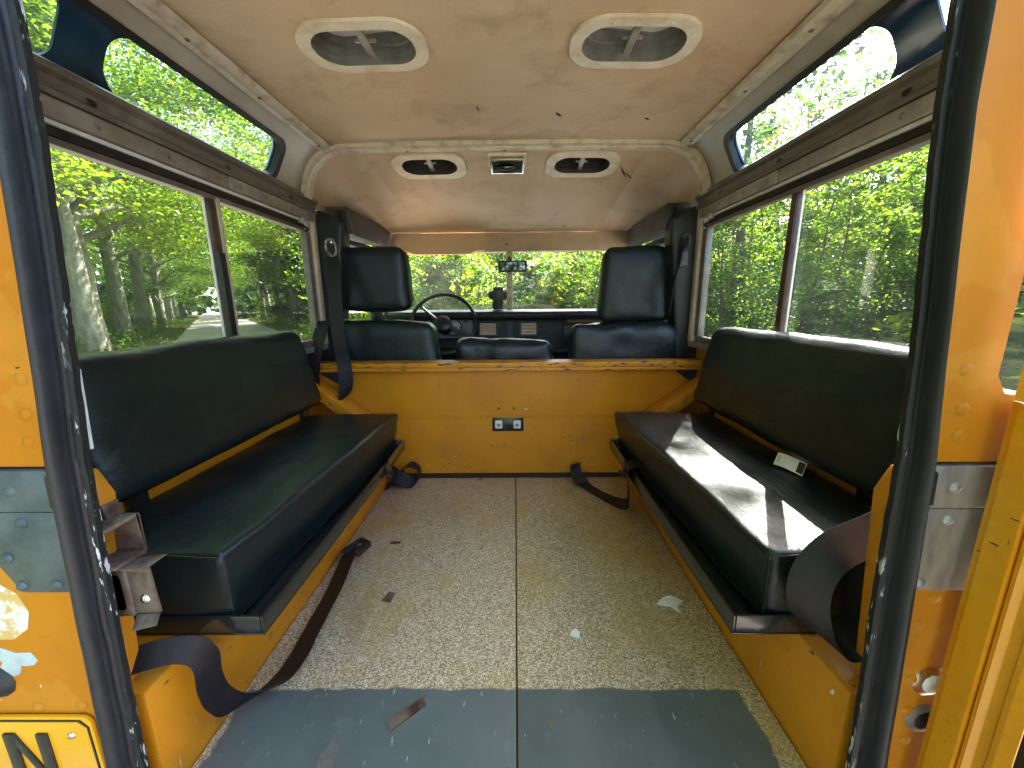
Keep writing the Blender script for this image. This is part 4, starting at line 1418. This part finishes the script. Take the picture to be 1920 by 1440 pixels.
for (x, z, r_) in ((-.440, .545, .040), (-.305, .545, .044)):
    stud('gauge', 'gauge_%d' % int(r_ * 1000), dash, (x, 2.1195, z), (0, -1, 0), r_, .004, 'gauge_face')
    mb = MB()
    c1 = [(x + (r_ + .005) * math.cos(2 * math.pi * i / 28), z + (r_ + .005) * math.sin(2 * math.pi * i / 28)) for i in range(28)]
    c2 = [(x + (r_ - .003) * math.cos(2 * math.pi * i / 28), z + (r_ - .003) * math.sin(2 * math.pi * i / 28)) for i in range(28)]
    mb.ring(c1, c2, lambda u, v, w: (u, w, v), 2.108, 2.1195)
    mb.build('gauge_bezel', 'black_plastic', dash)
    for k in range(9):
        a = R(225 - 270 * k / 8)
        stud('tick', 'gauge_tick', dash, (x + r_ * .78 * math.cos(a), 2.1175, z + r_ * .78 * math.sin(a)), (0, -1, 0), .0026, .001, 'clip_white')
for x, z in ((-.235, .575), (-.235, .51), (-.505, .51)):
    stud('knob', 'dash_knob', dash, (x, 2.119, z), (0, -1, 0), .007, .012, 'black_plastic')

# ================================================================= LOOSE THINGS: steering wheel, mirror, visor ...
sw = thing('steering_wheel', 'thin-rimmed black steering wheel behind the left headrest', 'steering wheel', (-.352, 2.06, .567))
tilt = R(28)
def wpt(u, v, w=0.0):        # wheel plane -> world
    return (-.352 + u, 2.06 + v * math.sin(tilt) - w * math.cos(tilt), .567 + v * math.cos(tilt) + w * math.sin(tilt))
RW = .172
mb = MB()
rings = []
for i in range(49):
    a = 2 * math.pi * i / 48
    ring = []
    for j in range(8):
        b = 2 * math.pi * j / 8
        rr = RW + .0095 * math.cos(b)
        ring.append(wpt(rr * math.cos(a), rr * math.sin(a), .0095 * math.sin(b)))
    rings.append(ring)
mb.loft(rings, True, False)
mb.build('rim', 'black_plastic', sw, smooth=True)
for a in (140, -25, -140 + 360 - 40):
    mb = MB()
    a_ = R(a)
    mb.tube([wpt(.03 * math.cos(a_), .03 * math.sin(a_), -.015), wpt(.10 * math.cos(a_), .10 * math.sin(a_), -.012), wpt(RW * math.cos(a_), RW * math.sin(a_), 0)], [.013, .009, .007], 8)
    mb.build('spoke', 'rail_vinyl', sw, smooth=True)
mb = MB()
n = 24
mb.loft([[wpt(r_ * math.cos(2 * math.pi * j / n), r_ * math.sin(2 * math.pi * j / n), w) for j in range(n)] for r_, w in ((.040, -.05), (.046, -.01), (.044, .008), (.034, .016), (.012, .019))])
mb.build('hub', 'black_plastic', sw, smooth=True)
mb = MB()
mb.tube([wpt(0, 0, -.04), (-.352, 2.20, .50)], [.024, .028], 12)
mb.build('column', 'black_plastic', sw, smooth=True)

mr = thing('rear_view_mirror', 'small black rear-view mirror on the windscreen centre post', 'mirror', (.014, 2.24, .872))
cushion('housing', 'black_plastic', mr, [(-.060, 2.236, .842), (.098, 2.236, .842), (.098, 2.262, .842), (-.060, 2.262, .842), (-.062, 2.236, .905), (.100, 2.236, .905), (.100, 2.262, .905), (-.062, 2.262, .905)], .008, 5)
MB().prism(rrect(-.050, .088, .852, .896, .006), lambda u, v, w: (u, w, v), 2.2335, 2.2355).build('mirror_glass', 'mirror_glass', mr)
mb = MB()
mb.tube([(.014, 2.262, .876), (.005, 2.30, .915), (0, 2.3215, .93)], .007, 8)
mb.build('stem', 'black_plastic', mr, smooth=True)

ph = thing('phone_holder', 'black cross-shaped phone holder standing on the dashboard', 'phone holder', (-.066, 2.205, .635))
mb = MB()
mb.prism([(-.098, .655), (-.090, .62 + .02), (-.04, .64), (-.035, .655), (-.035, .69), (-.020, .69), (-.016, .735), (-.034, .738), (-.034, .76), (-.088, .76), (-.090, .738), (-.108, .74), (-.110, .70), (-.090, .69)], lambda u, v, w: (u, w, v), 2.19, 2.212)
mb.build('clamp', 'black_plastic', ph, bevel=.003)
mb = MB()
mb.tube([(-.063, 2.205, .636), (-.063, 2.205, .70)], [.026, .012], 10)
mb.build('base', 'black_plastic', ph, smooth=True)
for x in (-.108, -.018):
    MB().box(x - .006, x + .006, 2.176, 2.1895, .70, .735).build('jaw', 'black_plastic', ph, bevel=.002)

vi = thing('sun_visor', 'tan padded sun visor folded against the header above the windscreen', 'sun visor', (-.375, 2.23, .99))
mb = MB()
vp = rrect(-.625, -.127, .947, 1.040, .028)
vp2 = []
for (u, v) in vp:
    vp2.append((u, v))
rows = []
outl = dense([(-.625, 1.012), (-.612, 1.035), (-.59, 1.041), (-.155, 1.041), (-.132, 1.034), (-.125, 1.012), (-.125, .972), (-.135, .956), (-.155, .956), (-.185, .954), (-.200, .944), (-.225, .938), (-.52, .938), (-.545, .946), (-.565, .956), (-.60, .954), (-.620, .962), (-.625, .98)], 90)
cu, cv = -.375, .99
for (sc, y) in ((.96, 2.222), (1.0, 2.232), (1.0, 2.242), (.96, 2.25)):
    rows.append([(cu + (u - cu) * (1 - (1 - sc) * .25), y - .0, cv + (v - cv) * sc) for u, v in outl])
mb.loft(rows)
mb.build('pad', 'visor_vinyl', vi, smooth=True)
mb = MB()
mb.tube([(-.59, 2.236, .960), (-.17, 2.236, .960)], .0045, 8)
mb.tube([(-.59, 2.236, .960), (-.60, 2.29, .975)], .0045, 8)
mb.tube([(-.17, 2.236, .960), (-.16, 2.29, .975)], .0045, 8)
mb.build('hinge_rod', 'rail_brown', vi, smooth=True)

la = thing('interior_lamp', 'small interior lamp with its bare bulb showing on the front headliner', 'lamp', (.006, 1.545, 1.18))
def la_box(x0, x1, v0, v1, w0, w1):
    return [lmap(x0, v0, w0), lmap(x1, v0, w0), lmap(x1, v1, w0), lmap(x0, v1, w0), lmap(x0, v0, w1), lmap(x1, v0, w1), lmap(x1, v1, w1), lmap(x0, v1, w1)]
mb = MB()
mb.hexa(la_box(-.062, .075, 1.485, 1.60, -.010, -.0005))
mb.build('base', 'vent_white', la, bevel=.004)
mb = MB()
for bx in ((-.054, .066, 1.493, 1.500, -.024, -.0105), (-.054, .066, 1.585, 1.592, -.024, -.0105), (-.054, -.048, 1.500, 1.585, -.024, -.0105), (.060, .066, 1.500, 1.585, -.024, -.0105)):
    mb.hexa(la_box(*bx))
mb.build('rim', 'bright_metal', la, bevel=.001)
mb = MB(); mb.hexa(la_box(-.047, .059, 1.501, 1.584, -.0125, -.0105)); mb.build('reflector', 'dark_gap', la)
mb = MB()
p0 = Vector(lmap(-.035, 1.545, -.022)); p1 = Vector(lmap(.04, 1.545, -.022))
mb.tube([p0, p0.lerp(p1, .1), p0.lerp(p1, .3), p0.lerp(p1, .5), p0.lerp(p1, .7), p0.lerp(p1, .9), p1], [.004, .005, .010, .012, .010, .005, .004], 10)
mb.build('bulb', 'mirror_glass', la, smooth=True)
mb = MB()
mb.tube([lmap(.0, 1.55, -.014), lmap(.02, 1.54, -.03), lmap(.035, 1.545, -.036), lmap(.04, 1.56, -.02)], .002, 6)
mb.build('wire', 'black_plastic', la)

# ================================================================= BENCH SEATS
def stitch(mb, pts, r_=.0012):
    mb.tube(pts, r_, 5)
for s in (-1, 1):
    side_n = 'left' if s < 0 else 'right'
    lab = ('black vinyl bench seat along the left side wall below the lane-side window' if s < 0
           else 'black vinyl bench seat along the right side wall with a bright sun patch on it')
    b = thing('bench_seat', lab, 'bench', (s * .5, .87, .16), 'bench seats facing each other')
    def X(x): return s * x
    # tray: floor plate with turned-up edge
    Y0, Y1, Z0, Z1 = .492, 1.262, .178, .212
    mb = MB()
    mb.box(X(.354), X(.70), Y0, Y1, Z0, Z0 + .004)
    mb.box(X(.354), X(.358), Y0, Y1, Z0 + .0042, Z1)
    mb.box(X(.3582), X(.70), Y0, Y0 + .004, Z0 + .0042, Z1)
    mb.box(X(.3582), X(.70), Y1 - .004, Y1, Z0 + .0042, Z1)
    mb.build('base_tray', 'black_enamel', b, bevel=.0015)
    # tilting latch on the front edge
    mb = MB()
    mb.box(X(.346), X(.353), 1.050, 1.072, .165, .214)
    mb.tube([(X(.3495), 1.061, .172), (X(.340), 1.061, .168), (X(.336), 1.061, .186)], .004, 6)
    mb.build('latch', 'black_enamel', b, bevel=.001)
    MB().box(X(.46), X(.69), .56, .60, .166, .1775).build('support', 'black_enamel', b)
    MB().box(X(.46), X(.69), 1.16, 1.20, .166, .1775).build('support', 'black_enamel', b)
    # seat cushion
    cushion('seat_cushion', 'black_vinyl', b,
            [(X(.405), .505, .183), (X(.66), .505, .183), (X(.66), 1.215, .183), (X(.385), 1.235, .183),
             (X(.388), .482, .322), (X(.66), .50, .318), (X(.66), 1.215, .318), (X(.352), 1.228, .322)], .013, 24, .045, .0042, s * 3.0)
    mb = MB()
    stitch(mb, [(X(.4045), .5035, .20), (X(.397), .4935, .26), (X(.3905), .486, .312)])
    stitch(mb, [(X(.3925), .4805, .3195), (X(.50), .4885, .3195), (X(.64), .4965, .3165)])
    mb.build('seam', 'print_black', b)
    # back cushion
    cushion('backrest', 'black_vinyl', b,
            [(X(.600), .555, .354), (X(.662), .555, .354), (X(.662), 1.235, .354), (X(.600), 1.235, .354),
             (X(.650), .555, .592), (X(.700), .555, .592), (X(.700), 1.225, .592), (X(.650), 1.225, .592)], .026, 22, .04, .0040, s * 7.0)
    for y in (.62, 1.19):
        MB().box(X(.655), X(.667), y, y + .035, .24, .40).build('back_bracket', 'black_enamel', b)
    # rail behind the gap
    MB().box(X(.668), X(.680), .50, 1.24, .300, .40).build('back_rail', 'yellow_paint_inside', b, bevel=.002)

cl = thing('care_label', 'white care label sticking up between seat and back of the right bench', 'label', (.60, .80, .325))
mb = MB()
cl_o = Vector((.592, .790, .322)); cl_u = Vector((.014, -.066, .002)); cl_v = Vector((.016, .012, .022))
rows = []
for i in range(7):
    f = i / 6
    bend = Vector((-.004, 0, .004)) * math.sin(math.pi * f)
    rows.append([cl_o + cl_u * f + bend, cl_o + cl_u * f + cl_v + bend, cl_o + cl_u * f + cl_v + bend + Vector((.0006, 0, -.0006)), cl_o + cl_u * f + bend + Vector((.0006, 0, -.0006))])
mb.loft(rows)
mb.build('tag', 'paper', cl)
nb = cl_u.cross(cl_v).normalized()
if nb.z < 0: nb = -nb
mb = MB()
def on_tag(f, g): return cl_o + cl_u * f + cl_v * g + nb * .0045 * math.sin(math.pi * f) + nb * .0009
for (f0, f1, g) in ((.10, .50, .80), (.10, .55, .66), (.10, .48, .52), (.10, .52, .38)):
    mb.add([on_tag(f0, g), on_tag(f1, g), on_tag(f1, g - .06), on_tag(f0, g - .06)], [(0, 1, 2, 3)])
mb.build('print_lines', 'dark_print', cl)
mb = MB()
mb.add([on_tag(.80, .92), on_tag(.99, .92), on_tag(.99, .1), on_tag(.80, .1)], [(0, 1, 2, 3)])
mb.build('print_block', 'print_black', cl)

# ================================================================= FRONT SEATS
def front_seat(name, lab, x0, x1, ztop, hx0, hx1, hz0, hz1, mat, worn, hmat='black_vinyl'):
    xc = (x0 + x1) / 2
    b = thing(name, lab, 'seat', (xc, 1.60, 0.05), 'front seats')
    cushion('backrest', mat, b,
            [(x0 - .01, 1.485, .10), (x1 + .03, 1.485, .10), (x1 + .03, 1.60, .10), (x0 - .01, 1.60, .10),
             (x0, 1.505, ztop), (x1 - .02, 1.505, ztop - .005), (x1 - .02, 1.60, ztop - .005), (x0, 1.60, ztop)], .035, 18, .05, .011 if worn else .004, x0 * 5)
    cushion('seat_cushion', mat, b,
            [(x0, 1.61, .0), (x1, 1.61, .0), (x1, 2.0, .0), (x0, 2.0, .0), (x0, 1.61, .15), (x1, 1.61, .15), (x1, 2.0, .17), (x0, 2.0, .17)], .03, 8, .05)
    MB().box(x0 + .02, x1 - .02, 1.62, 1.98, -.03, .0).build('seat_base', 'black_enamel', b)
    if hx0 is not None:
        d = .018
        hr = cushion('headrest', hmat, b,
                [(hx0, 1.545, hz0), (hx1 - .004, 1.545, hz0), (hx1, 1.65, hz0 + .02), (hx0, 1.65, hz0 + .02),
                 (hx0 + d, 1.555, hz1), (hx1 - d * 1.2, 1.555, hz1), (hx1 - d, 1.645, hz1 - .01), (hx0 + d, 1.645, hz1 - .01)], .034, 14, .06, .004, hx0 * 3)
        hc = (hx0 + hx1) / 2
        for dx in (0.0, ):
            MB().box(hc - .022, hc + .022, 1.575, 1.605, ztop - .02, hz0 + .03).build('headrest_post', 'black_enamel', b, bevel=.003)
            MB().box(hc - .036, hc + .036, 1.563, 1.617, ztop - .006, ztop + .004).build('post_collar', 'rail_vinyl', b, bevel=.002)
    return b
front_seat('driver_seat', 'left front seat, smooth black vinyl with tall headrest, behind the steering wheel', -.76, -.272, .602, -.672, -.383, .642, .892, 'black_vinyl', False)
front_seat('passenger_seat', 'right front seat, creased black vinyl with tall headrest', .252, .770, .585, .366, .660, .588, .882, 'black_vinyl_old', True)
front_seat('centre_seat', 'low middle front seat with wrinkled shiny vinyl and no headrest', -.205, .195, .527, None, None, 0, 0, 'black_vinyl_old', True)

# ================================================================= BELTS
def belt(name, lab, loc, pts, wides, group='loose seat belts'):
    b = thing(name, lab, 'seat belt', loc, group)
    mb = MB()
    ribbon(mb, pts, wides)
    mb.build('webbing', 'webbing', b, smooth=True)
    return b
W = .024
b1 = belt('seat_belt', 'dark seat belt hanging in a loop from the left pillar over the yellow bulkhead', (-.61, 1.40, .45),
          [(-.640, 1.475, .845), (-.630, 1.455, .80), (-.618, 1.42, .70), (-.612, 1.40, .60), (-.600, 1.382, .52), (-.588, 1.372, .44), (-.592, 1.368, .36), (-.625, 1.366, .315), (-.672, 1.366, .335), (-.700, 1.368, .40), (-.700, 1.376, .47), (-.690, 1.41, .55), (-.684, 1.45, .612)],
          [(.022, -.004, 0), (W, 0, .004), (W, 0, 0), (W, .002, 0), (W, 0, .003), (.022, .01, 0), (.018, .016, .006), (.004, .022, .014), (-.014, .016, .016), (-.021, .008, .010), (-W, 0, 0), (-W, 0, 0), (-W, 0, 0)])
mb = MB()
mb.tube(spline([(-.660, 1.478, .868), (-.656, 1.472, .895), (-.640, 1.470, .905), (-.625, 1.472, .890), (-.622, 1.474, .86), (-.640, 1.476, .845), (-.660, 1.478, .868)], 4), .0045, 6)
mb.build('guide_ring', 'screw_metal', b1, smooth=True)
stud('guide_bolt', 'guide_bolt', b1, (-.642, 1.488, .898), (0, -1, 0), .012, .010, 'bright_metal')

b2 = belt('seat_belt', 'long dark lap belt curling from under the left bench onto the floor', (-.40, .72, 0.0),
          [(-.50, .415, .206), (-.46, .432, .209), (-.428, .446, .201), (-.416, .455, .175), (-.420, .459, .130), (-.425, .474, .082), (-.420, .500, .040), (-.395, .555, .018), (-.386, .60, .018), (-.388, .66, .022), (-.392, .76, .026), (-.402, .84, .028), (-.412, .905, .030)],
          [(.002, .008, .015), (.002, .009, .015), (.008, .011, .012), (.007, .015, .003), (.003, .019, -.001), (.005, .018, .002), (.015, .010, .009), (.021, -.004, .008), (.022, -.004, .008), (.022, -.002, .010), (.022, 0, .011), (.021, .004, .011), (.020, .006, .010)])
mb = MB()
bo = [(-.43, .895), (-.385, .900), (-.372, .955), (-.405, .965)]
bi = [(-.416, .925), (-.395, .928), (-.388, .947), (-.402, .952)]
mb.ring(dense(bo, 24), dense(bi, 24), lambda u, v, w: (u, v, w + (-.30 * (u + .4))), .022, .032)
mb.build('buckle', 'black_plastic', b2, bevel=.002)

b3 = thing('seat_belt', 'dark seat belt rolled up on the floor at the far end of the left bench', 'seat belt', (-.385, 1.38, 0.0), 'loose seat belts')
mb = MB()
ribbon(mb, [(-.44, 1.345, .055), (-.415, 1.33, .045), (-.385, 1.325, .030), (-.352, 1.33, .016), (-.335, 1.35, .030), (-.342, 1.37, .055), (-.368, 1.37, .072), (-.395, 1.362, .064), (-.405, 1.352, .044), (-.385, 1.345, .028), (-.362, 1.352, .036)],
       [(.004, .012, .020), (.006, .014, .018), (.006, .016, .016), (.004, .020, .008), (0, .022, -.004), (0, .022, 0), (0, .022, .002), (.004, .022, 0), (.004, .022, 0), (0, .022, 0), (0, .022, 0)])
ribbon(mb, [(-.45, 1.31, .012), (-.42, 1.325, .022), (-.39, 1.34, .012), (-.36, 1.35, .006)], [(0, .02, .004)] * 4)
mb.build('webbing', 'webbing', b3, smooth=True)

b4 = belt('seat_belt', 'dark lap belt crossing the floor to the front edge of the right bench', (.33, 1.27, 0.0),
          [(.262, 1.395, .060), (.258, 1.375, .048), (.268, 1.350, .020), (.295, 1.305, .009), (.335, 1.248, .005), (.375, 1.195, .006), (.395, 1.150, .030), (.372, 1.085, .110), (.350, 1.030, .185), (.344, 1.02, .215), (.366, 1.016, .226), (.40, 1.02, .224)],
          [(.020, .004, .004), (.020, .006, .006), (.018, .014, .004), (.014, .018, 0), (.014, .019, 0), (.014, .018, .006), (.008, .020, .010), (.006, .022, .008), (.004, .023, .004), (.002, .024, 0), (0, .024, 0), (0, .024, 0)])
mb = MB()
mb.hexa([(.250, 1.318, .010), (.300, 1.330, .010), (.292, 1.372, .012), (.243, 1.360, .012), (.252, 1.318, .022), (.300, 1.330, .022), (.292, 1.370, .026), (.245, 1.360, .026)])
mb.build('buckle', 'black_plastic', b4, bevel=.003)

b5 = belt('seat_belt', 'broad dark belt hanging in a fat loop at the near end of the right bench', (.42, .44, .28),
          [(.545, .475, .375), (.50, .462, .365), (.456, .455, .350), (.428, .451, .322), (.420, .449, .284), (.430, .446, .242), (.454, .442, .217), (.478, .442, .217), (.488, .446, .242), (.484, .452, .30), (.482, .455, .34)],
          [(-.004, .014, .018), (-.004, .015, .018), (-.010, .015, .015), (-.018, .014, .007), (-.021, .012, .003), (-.016, .017, .002), (-.006, .022, .004), (0, .024, .004), (0, .024, 0), (0, .024, 0), (0, .024, 0)])

b6 = belt('seat_belt', 'narrow dark belt hanging from the guide on the right pillar beside the headrest', (.63, 1.49, .80),
          [(.655, 1.483, .90), (.648, 1.478, .86), (.640, 1.475, .82), (.622, 1.47, .765), (.612, 1.47, .70), (.610, 1.48, .62)],
          [(.012, .010, .004), (.010, .012, .004), (.008, .018, .004), (.004, .02, 0), (.004, .022, 0), (.004, .022, 0)])
mb = MB()
mb.hexa([(.632, 1.466, .795), (.664, 1.466, .800), (.664, 1.486, .800), (.632, 1.486, .795), (.636, 1.466, .85), (.66, 1.466, .852), (.66, 1.486, .852), (.636, 1.486, .85)])
mb.build('buckle', 'black_plastic', b6, bevel=.003)
mb = MB()
mb.tube(spline([(.640, 1.485, .875), (.648, 1.478, .91), (.665, 1.478, .905), (.668, 1.482, .88), (.655, 1.485, .86), (.640, 1.485, .875)], 4), .004, 6)
mb.build('guide_ring', 'black_plastic', b6, smooth=True)

# ================================================================= LITTLE THINGS ON THE FLOOR
mb = MB()
mb.prism([(.346, .752), (.362, .742), (.372, .741), (.380, .726), (.388, .722), (.386, .737), (.398, .748), (.410, .760), (.385, .772), (.365, .768)], lambda u, v, w: (u, v, w + .003 * math.sin(u * 70)), .0032, .0042)
tag(mb.build('paper_scrap', 'paper'), 'torn white paper scrap on the speckled floor by the right bench', 'paper')
mb = MB()
mb.prism([(.140, .668), (.149, .664), (.158, .664), (.160, .674), (.152, .683), (.143, .678)], lambda u, v, w: (u, v, w), .0005, .004)
tag(mb.build('paint_flake', 'paper'), 'tiny cream flake on the speckled floor right of the seam', 'flake')
mb = MB()
c_ = Vector((-.155, .515)); d_ = Vector((.045, .042)).normalized(); e_ = Vector((-d_.y, d_.x))
pl = [c_ - d_ * .033 - e_ * .008, c_ + d_ * .030 - e_ * .010, c_ + d_ * .034 + e_ * .005, c_ - d_ * .030 + e_ * .009]
mb.prism([tuple(q) for q in pl], lambda u, v, w: (u, v, w), .0005, .0028)
tag(mb.build('metal_strip', 'rust_steel'), 'worn metal strip lying on the grey painted floor', 'strip')
for (x, y, L, w_, a, lab) in ((-.268, .775, .030, .011, 1.35, 'brown tape remnant on the speckled floor, nearest the grey paint'),
                              (-.318, .985, .030, .006, .05, 'thin brown tape remnant by the belt buckle on the floor'),
                              (-.11, 1.39, .02, .004, .05, 'small brown tape remnant near the foot of the bulkhead')):
    mb = MB()
    d_ = Vector((math.cos(a), math.sin(a))); e_ = Vector((-d_.y, d_.x)); c_ = Vector((x, y))
    pl = [c_ - d_ * L * .5 - e_ * w_, c_ + d_ * L * .5 - e_ * w_ * .8, c_ + d_ * L * .55 + e_ * w_ * .9, c_ - d_ * L * .45 + e_ * w_]
    mb.prism([tuple(q) for q in pl], lambda u, v, w: (u, v, w), .0004, .0016)
    tag(mb.build('tape_remnant', 'rust_steel'), lab, 'tape', 'tape remnants on the floor')
for (x, y, r_, lab) in ((-.257, .452, .020, 'dark scuff mark on the grey painted floor near the left edge'), (.086, .497, .009, 'small dark leaf on the grey painted floor right of the seam')):
    mb = MB()
    pl = []
    for i in range(14):
        a = 2 * math.pi * i / 14
        q = r_ * random.uniform(.7, 1.1)
        pl.append((x + q * .75 * math.cos(a), y + q * math.sin(a)))
    mb.prism(pl, lambda u, v, w: (u, v, w), .0003, .0012)
    tag(mb.build('dirt_patch' if r_ > .01 else 'dry_leaf', 'rail_brown'), lab, 'dirt' if r_ > .01 else 'leaf')
